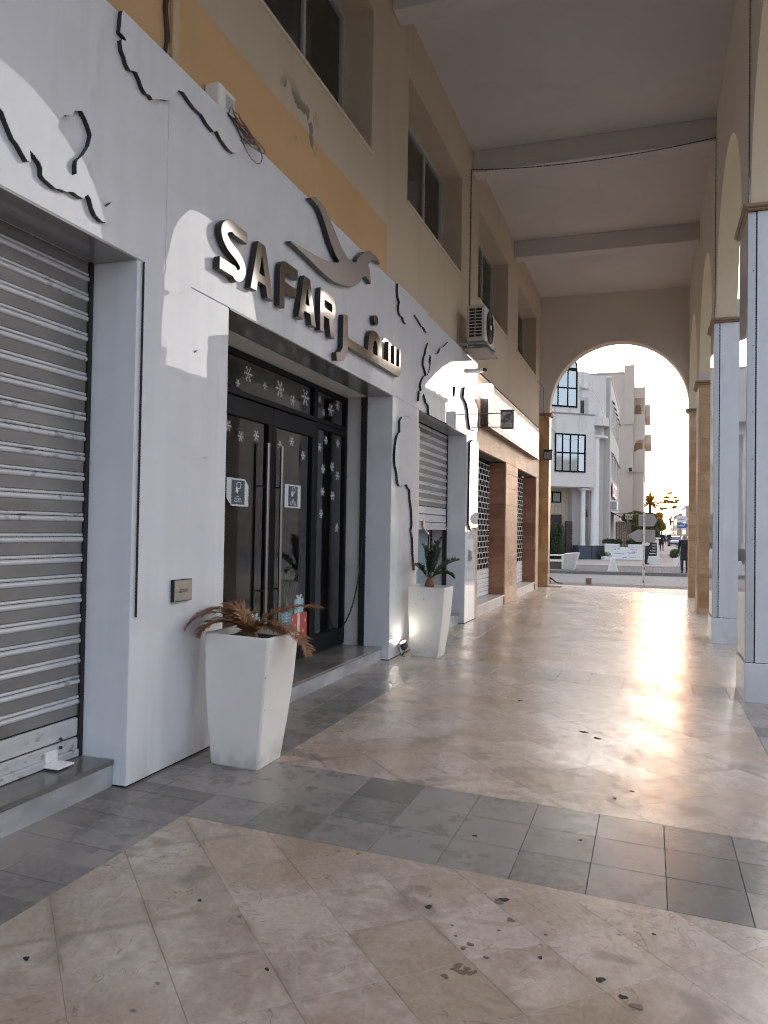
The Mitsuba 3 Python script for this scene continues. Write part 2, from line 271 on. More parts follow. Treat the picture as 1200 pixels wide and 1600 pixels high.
# ---------------------------------------------------------------- outlines on the shopfront, in metres along (y) and up (z)
TR = {
    'upper_left': [(3.804, 4.597), (3.799, 4.53), (3.793, 4.487), (3.837, 4.482), (3.853, 4.468), (3.806, 4.451), (3.816, 4.398), (3.847, 4.368), (3.863, 4.337), (3.894, 4.319), (3.957, 4.342), (3.993, 4.313), (4.021, 4.279), (4.054, 4.263), (4.094, 4.272), (4.122, 4.26), (4.205, 4.307), (4.301, 4.347), (4.393, 4.467), (4.455, 4.487), (4.519, 4.468), (4.592, 4.451), (4.687, 4.453), (4.757, 4.423), (4.847, 4.41), (4.882, 4.44), (4.939, 4.406), (5.035, 4.383), (5.093, 4.38), (5.152, 4.397), (5.21, 4.455), (5.289, 4.543)],
    'lower_left': [(2.922, 3.587), (2.944, 3.577), (2.967, 3.541), (2.99, 3.511), (3.013, 3.481), (3.045, 3.465), (3.073, 3.439), (3.107, 3.412), (3.127, 3.418), (3.116, 3.473), (3.152, 3.462), (3.192, 3.44), (3.205, 3.421), (3.206, 3.385), (3.223, 3.374), (3.304, 3.357), (3.345, 3.369), (3.382, 3.371), (3.435, 3.393), (3.468, 3.388), (3.518, 3.389), (3.529, 3.409), (3.551, 3.426), (3.575, 3.412), (3.597, 3.366), (3.624, 3.337), (3.672, 3.323), (3.715, 3.329), (3.756, 3.371), (3.759, 3.47), (3.705, 3.416), (3.675, 3.416), (3.655, 3.461), (3.63, 3.498), (3.559, 3.531), (3.534, 3.575), (3.577, 3.681), (3.62, 3.788), (3.57, 3.859), (3.539, 3.929), (3.553, 4.016), (3.598, 4.056), (3.589, 4.257), (3.639, 4.424), (3.657, 4.589)],
    'lower_left_hole': [(3.303, 3.68), (3.322, 3.734), (3.352, 3.771), (3.405, 3.794), (3.43, 3.834), (3.49, 3.863), (3.525, 3.836), (3.561, 3.791), (3.571, 3.769), (3.553, 3.701), (3.51, 3.63), (3.461, 3.577), (3.455, 3.547), (3.458, 3.503), (3.421, 3.477), (3.394, 3.482), (3.356, 3.51), (3.328, 3.565), (3.31, 3.624)],
    'top_mid': [(9.146, 4.526), (9.171, 4.462), (9.237, 4.416), (9.198, 4.353), (9.222, 4.283), (9.288, 4.261), (9.375, 4.264), (9.421, 4.223), (9.511, 4.213), (9.667, 4.293), (9.78, 4.39), (9.849, 4.436), (9.996, 4.419), (10.122, 4.396), (10.226, 4.366), (10.329, 4.377), (10.437, 4.339), (10.571, 4.357), (10.648, 4.457), (10.533, 4.559)],
    'africa': [(10.579, 4.219), (10.476, 4.123), (10.443, 4.043), (10.352, 3.952), (10.341, 3.863), (10.412, 3.82), (10.468, 3.773), (10.497, 3.742), (10.573, 3.837), (10.623, 3.92), (10.55, 3.949), (10.631, 4.069), (10.709, 4.057), (10.694, 3.935), (10.643, 3.851), (10.55, 3.76), (10.366, 3.707), (10.256, 3.618), (10.214, 3.554), (10.263, 3.498), (10.162, 3.467), (10.145, 3.33), (10.243, 3.388), (10.352, 3.478), (10.472, 3.411), (10.49, 3.371), (10.627, 3.348), (10.661, 3.224), (11.209, 3.223), (11.777, 3.236), (12.037, 3.402), (12.009, 3.874), (11.922, 4.185), (11.807, 4.421), (11.69, 4.491), (11.452, 4.365), (11.239, 4.294), (11.124, 4.191), (10.921, 4.132), (10.779, 4.116), (10.681, 4.169)],
    'right_end': [(12.843, 3.988), (12.776, 3.82), (13.016, 3.753), (13.143, 3.648), (13.192, 3.512), (13.326, 3.35), (13.578, 3.364), (13.911, 3.386), (13.95, 3.768), (13.456, 3.95), (13.078, 4.044)],
    'slit': [(12.182, 3.888), (12.152, 3.8), (12.142, 3.732), (12.269, 3.745), (12.292, 3.841), (12.288, 3.907)],
    'pillar_b': [(9.368, 2.987), (9.414, 3.015), (9.557, 3.032), (9.777, 3.08), (10.012, 3.046), (10.194, 2.95), (10.184, 2.335), (10.195, 1.73), (10.183, 1.052), (10.066, 1.057), (9.986, 1.283), (9.954, 1.49), (9.882, 1.579), (9.929, 1.667), (9.893, 1.858), (9.82, 1.987), (9.793, 2.118), (9.702, 2.135), (9.65, 2.182), (9.53, 2.168), (9.459, 2.143), (9.398, 2.153), (9.343, 2.136), (9.271, 2.187), (9.234, 2.296), (9.147, 2.399), (9.133, 2.508), (9.158, 2.634), (9.219, 2.752), (9.33, 2.821), (9.324, 2.953)],
    'pillar_c': [(13.143, 3.127), (13.086, 1.572), (13.5, 1.485), (13.809, 1.573), (13.895, 3.156)],
    'pillar_a': [(4.091, 3.229), (4.098, 1.032), (4.146, 1.073), (4.168, 1.163), (4.165, 1.241), (4.203, 1.269), (4.213, 1.347), (4.356, 1.437), (4.49, 1.598), (4.633, 1.734), (4.689, 1.873), (4.731, 2.012), (4.808, 2.085), (4.906, 2.098), (4.967, 2.282), (5.045, 2.51), (5.038, 2.691), (4.814, 2.772), (4.721, 2.821), (4.669, 2.788), (4.628, 2.809), (4.632, 2.955), (4.524, 3.011), (4.376, 3.094), (4.329, 3.247)],
    'bird': [(6.394, 4.562), (6.52, 4.621), (6.634, 4.629), (6.773, 4.598), (6.898, 4.535), (7.005, 4.479), (7.161, 4.387), (7.343, 4.333), (7.53, 4.352), (7.722, 4.45), (7.874, 4.483), (7.953, 4.464), (8.009, 4.41), (8.043, 4.274), (7.961, 4.304), (7.882, 4.315), (7.781, 4.275), (7.685, 4.184), (7.495, 4.084), (7.222, 4.019), (6.965, 3.982), (6.761, 3.982), (6.492, 4.003), (6.276, 4.02), (6.088, 4.028), (5.958, 4.025), (6.038, 4.046), (6.273, 4.071), (6.525, 4.09), (6.755, 4.121), (6.956, 4.164), (7.146, 4.226), (7.037, 4.247), (6.886, 4.34), (6.739, 4.475), (6.618, 4.553), (6.485, 4.568)],
    'birdtail': [(7.577, 4.376), (7.671, 4.469), (7.818, 4.559), (7.998, 4.63), (8.189, 4.643), (8.332, 4.616), (8.35, 4.594), (8.22, 4.592), (8.083, 4.552), (7.968, 4.487), (7.874, 4.474), (7.722, 4.442)],
    'arabic_ra': [(7.257, 3.738), (7.37, 3.76), (7.389, 3.537), (8.243, 3.544), (9.131, 3.584), (9.104, 3.457), (7.394, 3.445), (7.379, 3.358), (7.292, 3.284), (7.105, 3.242), (7.088, 3.323), (7.187, 3.349), (7.25, 3.413)],
    'snow': [(6.588, 3.046, 0.079), (6.393, 2.921, 0.041), (6.933, 2.991, 0.042), (7.256, 3.02, 0.092), (7.564, 2.948, 0.057), (7.884, 3.034, 0.098), (8.278, 3.078, 0.042), (8.399, 2.945, 0.039), (8.613, 3.005, 0.08), (8.832, 3.09, 0.065), (6.234, 2.509, 0.055), (6.465, 2.438, 0.054), (6.768, 2.481, 0.056), (7.28, 2.45, 0.046), (7.555, 2.512, 0.053), (7.853, 2.391, 0.055), (8.3, 2.53, 0.054), (8.48, 2.627, 0.052), (8.846, 2.634, 0.054), (8.411, 2.288, 0.058), (8.689, 2.334, 0.057), (8.862, 2.235, 0.058), (8.407, 2.021, 0.055), (8.717, 1.989, 0.06), (8.376, 1.767, 0.055), (8.861, 1.605, 0.058)],
    'gift_red': [(7.599, 0.674), (8.035, 0.382)],
    'gift_chev': [(7.398, 0.721), (7.659, 0.556)],
    'gift_tall': [(7.679, 0.849), (7.943, 0.618)],
    'gift_left': [(6.715, 0.779), (6.907, 0.645)],
    'santa': [(8.581, 1.409), (8.997, 0.966)],
}

# ================================================================ THE SETTING: floor of the arcade
XF = -3.0                                   # the shopfronts' front plane
FALL = 0.0376                               # the paving falls towards the columns
FA = math.degrees(math.atan(FALL))
TF = T().translate([XF, 0, 0]).rotate([0, 1, 0], FA)       # floor frame: u across, y along, h up
def zf(x): return -FALL * (x - XF)
_R = trimesh.transformations.rotation_matrix(math.radians(FA), [0, 1, 0])
_R[:3, 3] = [XF, 0, 0]
def onfloor(m):
    m = m.copy(); m.apply_transform(_R); return m

floor = struct('arcade_floor', onfloor(box(-0.6, 4.75, -3.2, 23.98, -0.3, -0.0045)), 'mortar', label='arcade paving of pale marble squares and grey slabs')
G0 = 0.0006
def tile_mesh(poly, g=G0, c=0.0008, t=0.012):
    p = poly.buffer(-g, join_style=2)
    if p.is_empty or p.area < 4e-4 or p.geom_type != 'Polygon': return None
    q = p.buffer(-c, join_style=2)
    if q.is_empty or q.geom_type != 'Polygon': return None
    A, B = np.array(p.exterior.coords)[:-1], np.array(q.exterior.coords)[:-1]
    return hull(np.vstack([np.c_[A, np.full(len(A), -t)], np.c_[A, np.full(len(A), -c)], np.c_[B, np.zeros(len(B))]]))
tiles = []                                   # (distance, kind, polygon in (u, y))
U0 = 0.535                                   # x = -2.465
def band(u0, u1, y0, y1, nu, ny, kind='grey_tile'):
    for i in range(nu):
        for j in range(ny):
            a, b = u0 + (u1 - u0) * i / nu, u0 + (u1 - u0) * (i + 1) / nu
            c, d = y0 + (y1 - y0) * j / ny, y0 + (y1 - y0) * (j + 1) / ny
            tiles.append((kind, sbox(a, c, b, d)))
def diagonal(y0, y1, u0=U0, u1=U0 + 3.365):
    reg = sbox(u0, y0, u1, y1); k = TILE
    for i in range(-2, int((y1 - y0 + u1 - u0) / k) + 3):
        for j in range(-int((y1 - y0) / k) - 3, int((u1 - u0) / k) + 3):
            # lattice lines u + v = i k, u - v = j k
            def P(a, b): return ((a + b) * k / 2 + U0, (a - b) * k / 2 + 3.85)
            oi = i + math.floor((y0 - 3.85) / k) ; oj = j - math.floor((y0 - 3.85) / k)
            q = Polygon([P(oi, oj), P(oi + 1, oj), P(oi + 1, oj + 1), P(oi, oj + 1)])
            if not q.intersects(reg): continue
            r = q if reg.contains(q) else q.intersection(reg)
            if r.geom_type == 'Polygon' and r.area > 8e-4: tiles.append(('marble_tile', r))
diagonal(-2.0, 3.85); band(U0, U0 + 3.65, 3.85, 4.96, 10, 3)
diagonal(4.96, 9.04); band(U0, U0 + 3.285, 9.04, 9.78, 9, 2)
diagonal(9.78, 23.9)
band(U0 - 0.365, U0, -2.06, 14.02, 1, 42); band(U0 - 0.64, U0 - 0.365, -2.06, 14.02, 1, 42)
band(U0 - 0.365, U0, 14.02, 23.25, 1, 24, 'marble_tile'); band(U0 - 0.60, U0 - 0.365, 14.02, 23.25, 1, 24, 'marble_tile')
band(U0 + 3.365, U0 + 4.2, -2.0, 3.85, 2, 14); band(U0 + 3.365, U0 + 4.2, 4.96, 9.04, 2, 10); band(U0 + 3.285, U0 + 4.2, 9.04, 23.9, 2, 38)
def vis(q):
    c = q.centroid; return math.hypot(c.x - 3.0 + 1.0, c.y - 1.2) + (50 if c.y < 1.6 else 0)
tiles.sort(key=lambda t: vis(t[1]))
count, rest, shared = {'grey_tile': 0, 'marble_tile': 0}, {'grey_tile': [], 'marble_tile': []}, {}
for kind, q in tiles:
    m0 = q.centroid; key = (kind, round(q.area, 5), len(q.exterior.coords), round(q.bounds[2] - q.bounds[0], 3))
    loc = affinity.translate(q, -m0.x, -m0.y)
    tilt = (rng.uniform(-.05, .05), rng.uniform(-.05, .05)); dz = rng.uniform(-0.0005, 0.0003)
    if count[kind] < 290 and vis(q) < 12:
        count[kind] += 1
        if len(q.exterior.coords) == 5 and q.area > 0.12 and kind == 'marble_tile':
            d = shared.setdefault('diamond', None) or mikit.ply(tile_mesh(loc), 'marble_floor')
            shared['diamond'] = d
        else:
            m = tile_mesh(loc, g=.0018 if kind == 'grey_tile' else G0, c=.0010)
            if m is None: continue
            d = mikit.ply(m, 'marble_floor' if kind == 'marble_tile' else 'grey_tile')
        part(floor, kind, d, None, to_world=TF @ T().translate([m0.x, m0.y, dz]).rotate([1, 0, 0], tilt[0]).rotate([0, 1, 0], tilt[1]))
    else:
        m = tile_mesh(loc, g=.0018 if kind == 'grey_tile' else G0)
        if m is None: continue
        m.apply_transform(trimesh.transformations.euler_matrix(math.radians(tilt[0]), math.radians(tilt[1]), 0))
        m.apply_translation([m0.x, m0.y, dz]); rest[kind].append(m)
part(floor, 'marble_paving', onfloor(cat(rest['marble_tile'])), 'marble_floor', kind='stuff')
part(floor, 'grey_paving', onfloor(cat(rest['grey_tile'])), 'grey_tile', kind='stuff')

# dark gum marks, a spill and scraps of dirt trodden into the paving
mat('gum_black', (0.022, 0.018, 0.016), 0.7); mat('spill_brown', (0.135, 0.095, 0.065), 0.5)
def blot(cx, y, r, seed, sx=1.0):
    q = random.Random(seed); ph = [q.uniform(0, 6.28) for _ in range(4)]
    return Polygon([(cx - XF + sx * r * (1 + .22 * math.sin(2 * t + ph[0]) + .16 * math.sin(3 * t + ph[1]) + .12 * math.sin(5 * t + ph[2])) * math.cos(t), y + r * (1 + .22 * math.sin(2 * t + ph[0]) + .16 * math.sin(3 * t + ph[1])) * math.sin(t)) for t in np.linspace(0, 2 * math.pi, 18, endpoint=False)])
def blots(lst, bs): part(floor, 'dirt_mark', onfloor(cat([prism_z(blot(x, y, r, i), .0006, .0016) for i, (x, y, r) in enumerate(lst)])), bs, kind='stuff')
blots([(-.92, 3.42, .016), (-.62, 3.63, .020), (-.165, 3.15, .017), (-1.80, 1.96, .020), (-.08, 3.07, .014), (-.40, 3.21, .009), (.42, 3.05, .010), (.03, 3.6, .008), (-.52, 6.9, .03), (-.40, 6.75, .028), (-1.86, 3.05, .010), (-1.35, 2.7, .009), (-2.2, 2.4, .012), (-.9, 4.3, .012), (-.35, 4.5, .010), (-1.2, 7.8, .02), (-.1, 5.5, .014), (-.2, 5.3, .012)], 'gum_black')
blots([(-.69, 3.02, .017), (-.665, 2.985, .020), (-.635, 2.99, .014), (-.70, 2.99, .011), (-.655, 3.015, .012), (-.62, 3.01, .008), (-.70, 3.15, .012), (-.68, 3.19, .013), (-.60, 3.12, .010), (-.56, 3.46, .016), (-.64, 3.60, .022), (-.75, 3.23, .007), (-.72, 2.93, .014), (-.03, 3.03, .020)], 'spill_brown')

# ================================================================ THE ARCADE BUILDING
XW = -3.12                                   # face of the upper wall
arc = thing('arcade_building', 'cream plastered arcade with a high beamed ceiling and round arches', 'building')
wins = [(0.65, 3.9), (5.3, 8.53), (9.95, 13.12), (14.5, 17.75), (19.2, 22.42)]
wall = sbox(-3.2, 3.3, 23.3, 8.5)
for a, b in wins: wall = wall.difference(sbox(a, 6.0, b, 7.68))
part(arc, 'plaster_wall', prism_x(wall, -3.66, XW), 'plaster')
mat('window_frame', (0.50, 0.49, 0.47), 0.35, metallic=0.3)
mat('room_dark', (0.035, 0.036, 0.034), 0.8)
def room_shell(x0, x1, y0, y1, z0, z1):
    m = box(x0, x1, y0, y1, z0, z1); n = m.face_normals
    return trimesh.Trimesh(m.vertices, m.faces[n[:, 0] < 0.9], process=False)        # open towards +x
for a, b in wins:
    w = part(arc, 'window', cat(box(-3.56, -3.48, a + .002, b - .002, 6.002, 6.05), box(-3.56, -3.48, a + .002, b - .002, 7.63, 7.678),
                                box(-3.56, -3.48, a + .002, a + .05, 6.05, 7.63), box(-3.56, -3.48, b - .05, b - .002, 6.05, 7.63)), 'window_frame')
    n = 3
    for i in range(n):
        y0, y1 = a + .05 + (b - a - .1) * i / n, a + .05 + (b - a - .1) * (i + 1) / n
        part(w, 'pane', box(-3.53, -3.524, y0 + .02, y1 - .02, 6.07, 7.61), 'pane_dark')
        part(w, 'stile', box(-3.55, -3.49, y1 - .03, y1 + .03, 6.051, 7.629, .004), 'window_frame') if i < n - 1 else None
    part(arc, 'window_sill', box(-3.47, XW + .025, a - .02, b + .02, 5.965, 5.998, .004), 'plaster_trim')
mat('pane_dark', (0.012, 0.017, 0.016), 0.04, spec=0.7)
mat('plaster_trim', (0.55, 0.48, 0.38), 0.7)
part(arc, 'ceiling', box(-3.66, 1.5, -3.2, 23.76, 8.5, 8.95), 'ceiling_paint')
for y in (-0.12, 4.53, 9.2, 13.9, 18.55):
    part(arc, 'ceiling_beam', box(XW + .002, 0.979, y, y + .34, 8.1, 8.499, .012), 'ceiling_paint')
part(arc, 'roof_mass', cat(box(-12, 1.5, -3.2, 23.76, 8.955, 12.5), box(-12, -11.7, -3.2, 23.76, 0, 8.95), box(-11.7, -3.7, 23.4, 23.7, 0, 8.95), box(-11.7, -3.64, -3.2, -2.9, 0, 8.95)), 'pier_paint')

# end wall with its arch
EY = 23.3
arch = Point(-0.915, 5.17).buffer(1.915, 48).union(sbox(-2.83, -1, 1.0, 5.17))
endp = sbox(XW, 5.06, 1.5, 8.499).difference(arch)
part(arc, 'end_wall', prism_y(endp, EY, EY + .45), 'end_paint')
def end_color(p, n, uv):
    w = fbm(p.x * 1.1, p.y * 1.1, p.z * 1.1, octaves=4)
    return mix((0.60, 0.555, 0.505), (0.68, 0.63, 0.57), w)
mat('end_paint', proc(end_color), 0.85, spec=0.2)
soff = part(arc, 'arch_reveal', None or (lambda: (lambda a: trimesh.Trimesh(
    np.vstack([[(-.915 + 1.913 * math.cos(t), EY + .003, 5.17 + 1.913 * math.sin(t)) for t in a], [(-.915 + 1.913 * math.cos(t), EY + .447, 5.17 + 1.913 * math.sin(t)) for t in a]]),
    [f for i in range(len(a) - 1) for f in ((i, i + 1, len(a) + i + 1), (i, len(a) + i + 1, len(a) + i))], process=False))(np.linspace(0, math.pi, 49)))(), 'plaster_warm')
mat('plaster_warm', (0.60, 0.47, 0.36), 0.8)
def slabs(parent, x0, x1, y0, y1, zs, bs, name='marble_slab', c=0.003, g=0.0015):
    for a, b in zip(zs[:-1], zs[1:]):
        part(parent, name, box(x0, x1, y0, y1, a + g, b - g, c), bs)
zseams = [-0.2, 0.30, 0.67, 1.04, 1.41, 1.79, 2.17, 2.55, 2.92, 3.30, 3.68, 4.06, 4.44, 4.82, 5.0]
lp = part(arc, 'end_pilaster', box(-3.4, -2.845, EY + .02, EY + .43, -.1, 4.995), 'mortar')
slabs(lp, -3.42, -2.83, EY, EY + .45, [0.0] + zseams[1:], 'tan_marble')
part(lp, 'capital', cat(box(-3.42, -2.77, EY - .06, EY + .5, 5.0, 5.035, .008), box(-3.42, -2.74, EY - .09, EY + .53, 5.035, 5.075, .01)), 'capital_marble')
rp = part(arc, 'end_pilaster', box(1.015, 1.48, EY + .02, EY + .43, -.3, 4.995), 'mortar')
slabs(rp, 1.0, 1.5, EY, EY + .45, zseams, 'tan_marble')
part(rp, 'capital', cat(box(.94, 1.55, EY - .06, EY + .5, 5.0, 5.035, .008), box(.91, 1.58, EY - .09, EY + .53, 5.035, 5.075, .01)), 'capital_marble')

# the colonnade towards the street
CY = [9.07 + 4.67 * k for k in range(-2, 3)]
CD = 0.87
colw = sbox(-3.2, 5.12, EY, 8.499)
ys = CY + [EY]
for a, b in zip(ys[:-1], ys[1:]):
    r = (b - a - CD) / 2; c = (a + CD + b) / 2
    colw = colw.difference(Point(c, 5.12).buffer(r, 48))
    ang = np.linspace(0, math.pi, 41); n = len(ang)
    v = np.vstack([[(x, c + (r - .003) * math.cos(t), 5.12 + (r - .003) * math.sin(t)) for t in ang] for x in (.983, 1.297)])
    part(arc, 'side_arch_reveal', trimesh.Trimesh(v, [f for i in range(n - 1) for f in ((i, i + 1, n + i + 1), (i, n + i + 1, n + i))], process=False), 'intrados_paint')
colw = colw.difference(sbox(-9.5, 5.0, CY[0], 6.2))
part(arc, 'colonnade_wall', prism_x(colw, .98, 1.30), 'pier_paint')
mat('joint_dark', (0.05, 0.052, 0.056), 0.6)
for i, y in enumerate(CY):
    zb, tan = zf(1.3) - .05, i == 4
    pl = part(arc, 'pillar', box(.985, 1.33, y + .02, y + CD - .02, zb, 5.03), 'mortar' if tan else 'joint_dark')
    if tan:
        slabs(pl, .975, 1.35, y, y + CD, zseams[:-1] + [4.86], 'tan_marble')
        part(pl, 'capital', cat(box(.93, 1.40, y - .05, y + CD + .05, 4.86, 4.9, .008), box(.90, 1.43, y - .08, y + CD + .08, 4.9, 4.945, .01)), 'capital_marble')
        part(pl, 'upper_pier', box(.97, 1.33, y + .004, y + CD - .004, 4.946, 5.3), 'pier_paint')
        continue
    part(pl, 'plinth', box(.945, 1.38, y, y + CD, zb, .255, .004), 'white_panel')
    part(pl, 'side_panel', box(.962, .985, y + .09, y + CD - .005, .262, 5.03, .003), 'white_panel')
    part(pl, 'corner_strip', cat(box(.955, 1.035, y + .012, y + .03, .262, 5.03, .003), box(.955, .98, y + .012, y + .085, .262, 5.03, .003)), 'corner_metal')
    part(pl, 'front_panel', box(1.047, 1.37, y + .004, y + .026, .262, 5.03, .003), 'white_panel')
    part(pl, 'screw', cat([moved(trimesh.creation.icosphere(1, .006), d=(1.012, y + .011, z)) for z in (.75, 1.55, 2.4, 2.9, 3.6, 4.4)]), 'dark_metal')
    part(pl, 'capital', cat(box(.93, 1.41, y - .04, y + CD + .04, 5.035, 5.06, .006), box(.905, 1.44, y - .06, y + CD + .06, 5.06, 5.105, .01)), 'capital_marble')
    part(pl, 'upper_pier', box(.966, 1.34, y + .003, y + CD - .003, 5.106, 5.4), 'pier_paint')
    part(pl, 'dark_corner_strip', box(.958, .97, y + .004, y + .018, 5.11, 8.09), 'trim_brown')  # thin dark strip up the front left corner of the upper pier
mat('trim_brown', (0.13, 0.10, 0.08), 0.6)
mat('corner_metal', (0.55, 0.56, 0.58), 0.3, metallic=0.3)
for y in (13.75,):
    part(arc, 'wall_conduit', box(XW, XW + .02, y, y + .022, 4.7, 8.1), 'trim_brown')

# ================================================================ WHITE SHOPFRONT
sf = thing('white_shopfront', 'white panelled shopfront with torn edged relief panels and glass doors', 'shopfront')
FT, FB = 4.63, 3.24
for a, b in ((-3.2, 0.2), (0.2, 4.342), (4.342, 9.1), (9.1, 14.02)):
    part(sf, 'fascia_panel', box(-3.115, XF, a + .0028, b - .0028, FB, FT, .003), 'white_panel')
for a, b in ((-3.2, 4.04), (5.175, 9.095), (10.275, 13.185)):
    part(sf, 'soffit', box(-3.31, -3.002, a, b, FB - .012, FB - .001), 'soffit')
    part(sf, 'shutter_slot', box(-3.6, -3.315, a, b, FB + .03, FB + .25), 'black_gap')
def clad(y0, y1, z0=.012):
    p = part(sf, 'pillar_cladding', box(-3.33, XF - .001, y0, y1, z0, FB - .003, .004), 'white_panel'); return p
clad(4.055, 5.16); clad(9.11, 10.26); clad(13.2, 14.02)
part(sf, 'kick_gap', cat(box(-3.3, XF - .012, 4.06, 5.15, -.02, .012), box(-3.3, XF - .012, 9.12, 10.25, -.02, .012), box(-3.3, XF - .012, 13.21, 14.0, -.02, .012)), 'black_gap')
for a, b in ((4.07, 5.14), (9.135, 10.25), (13.22, 14.0)): part(sf, 'shop_wall', box(-3.62, -3.335, a, b, 0, FB + .3), 'inner_white')
mat('inner_white', (0.64, 0.62, 0.585), 0.4)
for y0, y1 in ((4.043, 4.053), (9.1, 9.108), (5.163, 5.171), (13.185, 13.195), (10.265, 10.275)):
    part(sf, 'shutter_guide', box(-3.40, -3.325, y0 - .02, y1, .17, FB), 'black_gap')
def relief(pts, holes=(), x0=XF + .012, x1=XF + .036):
    poly = Polygon(pts, [h for h in holes]).buffer(0)
    if poly.geom_type != 'Polygon': poly = max(poly.geoms, key=lambda g: g.area)
    # rough the torn edge a little
    front = part(sf, 'relief_panel', prism_x(poly, x1 - .004, x1), 'white_panel')
    part(front, 'torn_edge', prism_x(poly.buffer(-.001), XF + .001, x1 - .0042), 'panel_edge')
for k in ('upper_left', 'lower_left', 'top_mid', 'africa', 'right_end', 'slit', 'pillar_b', 'pillar_c', 'pillar_a'):
    pts = list(TR[k])
    if k == 'upper_left': pts += [(5.33, 4.628), (3.81, 4.628)]
    if k == 'lower_left': pts += [(3.66, 4.625), (1.0, 4.625), (1.0, 3.75), (2.0, 3.72), (2.6, 3.66)]
    if k == 'top_mid': pts += [(10.5, 4.628), (9.15, 4.628)]
    if k == 'pillar_a': pts = [(4.098, 3.233), (4.098, 1.03)] + pts[2:-1] + [(4.62, 3.233)]
    if k == 'pillar_c': pts = [(13.32, 3.12), (13.3, 1.72), (13.5, 1.60), (13.7, 1.66), (14.01, 1.62), (14.015, 3.18), (13.6, 3.2)]
    relief(pts, [TR['lower_left_hole']] if k == 'lower_left' else (), x0=XF + .002 if k == 'pillar_a' else XF + .012, x1=XF + .022 if k == 'pillar_a' else XF + .036)
# steps
for a, b, z in ((-3.2, 4.05, .168), (5.17, 9.1, .165), (10.27, 13.19, .178)):
    st = part(sf, 'step', box(-3.75, -3.115, a, b, -.05, z - .032), 'step_marble')
    L = b - a; n = max(1, round(L / 1.35))
    for i in range(n):
        part(st, 'tread', box(-3.75, -3.085, a + L * i / n + .0012, a + L * (i + 1) / n - .0012, z - .03, z, .006), 'tread_marble')
        part(st, 'riser', box(-3.114, -3.098, a + L * i / n + .0012, a + L * (i + 1) / n - .0012, -.05, z - .032, .002), 'step_marble')

# glass doors, sidelights, transom (x = GX)
GX = -3.614
def rect_frame(y0, y1, z0, z1, w, x0=GX - .03, x1=GX + .03, wb=None, wt=None):
    wb, wt = wb or w, wt or w
    return cat(box(x0, x1, y0, y1, z0, z0 + wb, .003), box(x0, x1, y0, y1, z1 - wt, z1, .003), box(x0, x1, y0, y0 + w, z0 + wb, z1 - wt, .003), box(x0, x1, y1 - w, y1, z0 + wb, z1 - wt, .003))
def glazing(name, y0, y1, z0, z1, w, **k):
    o = part(sf, name, rect_frame(y0, y1, z0, z1, w, **k), 'black_frame')
    wb, wt = k.get('wb') or w, k.get('wt') or w
    part(o, 'pane', prism_x(sbox(y0 + w, z0 + wb, y1 - w, z1 - wt), GX - .001, GX + .001) if False else trimesh.Trimesh(
        [(GX, y0 + w - .003, z0 + wb - .003), (GX, y1 - w + .003, z0 + wb - .003), (GX, y1 - w + .003, z1 - wt + .003), (GX, y0 + w - .003, z1 - wt + .003)], [(0, 1, 2), (0, 2, 3)], process=False), 'glass')
    return o
glazing('sidelight', 5.17, 5.97, .19, 2.80, .065, wb=.19)
lefty = glazing('glass_door', 5.975, 7.063, .195, 2.79, .085, wb=.19, wt=.175)
righty = glazing('glass_door', 7.067, 8.125, .195, 2.79, .085, wb=.19, wt=.175)
glazing('sidelight', 8.13, 9.1, .19, 2.80, .065, wb=.19)
glazing('transom', 5.17, 8.13, 2.805, 3.22, .05)
glazing('transom', 8.13, 9.1, 2.805, 3.22, .05)
for d, y in ((lefty, 6.885), (righty, 7.185)):
    h = part(d, 'door_handle', tube([(GX + .075, y, .64), (GX + .075, y, 2.42)], .019, 14), 'steel', smooth=40)
    for z in (.98, 2.0): part(d, 'handle_bracket', tube([(GX, y, z), (GX + .07, y, z)], .009, 8), 'steel', smooth=40)
part(sf, 'door_head', box(-3.64, -3.335, 5.16, 9.11, 3.225, 3.238), 'inner_white')
# the dim room behind the doors
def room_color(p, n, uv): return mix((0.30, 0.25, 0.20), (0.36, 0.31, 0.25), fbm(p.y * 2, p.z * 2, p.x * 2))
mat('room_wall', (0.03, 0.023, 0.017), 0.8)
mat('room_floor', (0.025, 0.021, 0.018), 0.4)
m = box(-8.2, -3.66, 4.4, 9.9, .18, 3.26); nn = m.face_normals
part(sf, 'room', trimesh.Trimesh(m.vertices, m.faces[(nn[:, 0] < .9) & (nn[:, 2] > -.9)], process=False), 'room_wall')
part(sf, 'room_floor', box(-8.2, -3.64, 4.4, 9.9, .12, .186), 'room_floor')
# third bay: half raised shutter over a glazed front
w3 = part(sf, 'display_window', rect_frame(10.28, 13.19, .18, 3.2, .06, x0=-3.63, x1=-3.59), 'black_frame')
part(w3, 'mullion', box(-3.62, -3.595, 13.0 - .02, 13.0 + .02, .24, 3.14), 'black_frame')
def blind(p, n, uv): return mix((0.26, 0.33, 0.37), (0.42, 0.47, 0.50), smoothstep(0.3, 0.75, fbm(p.y * 1.5, p.z * 1.2, 4.0, octaves=4)))
mat('blind_blue', proc(blind), 0.25, clearcoat=0.5)
part(w3, 'printed_pane', box(-3.615, -3.605, 10.33, 12.98, .235, 3.15), 'blind_blue')
mat('pane_grey', (0.42, 0.42, 0.41), 0.25, clearcoat=0.5)
part(w3, 'printed_pane', box(-3.615, -3.605, 13.02, 13.14, .235, 3.15), 'pane_grey')

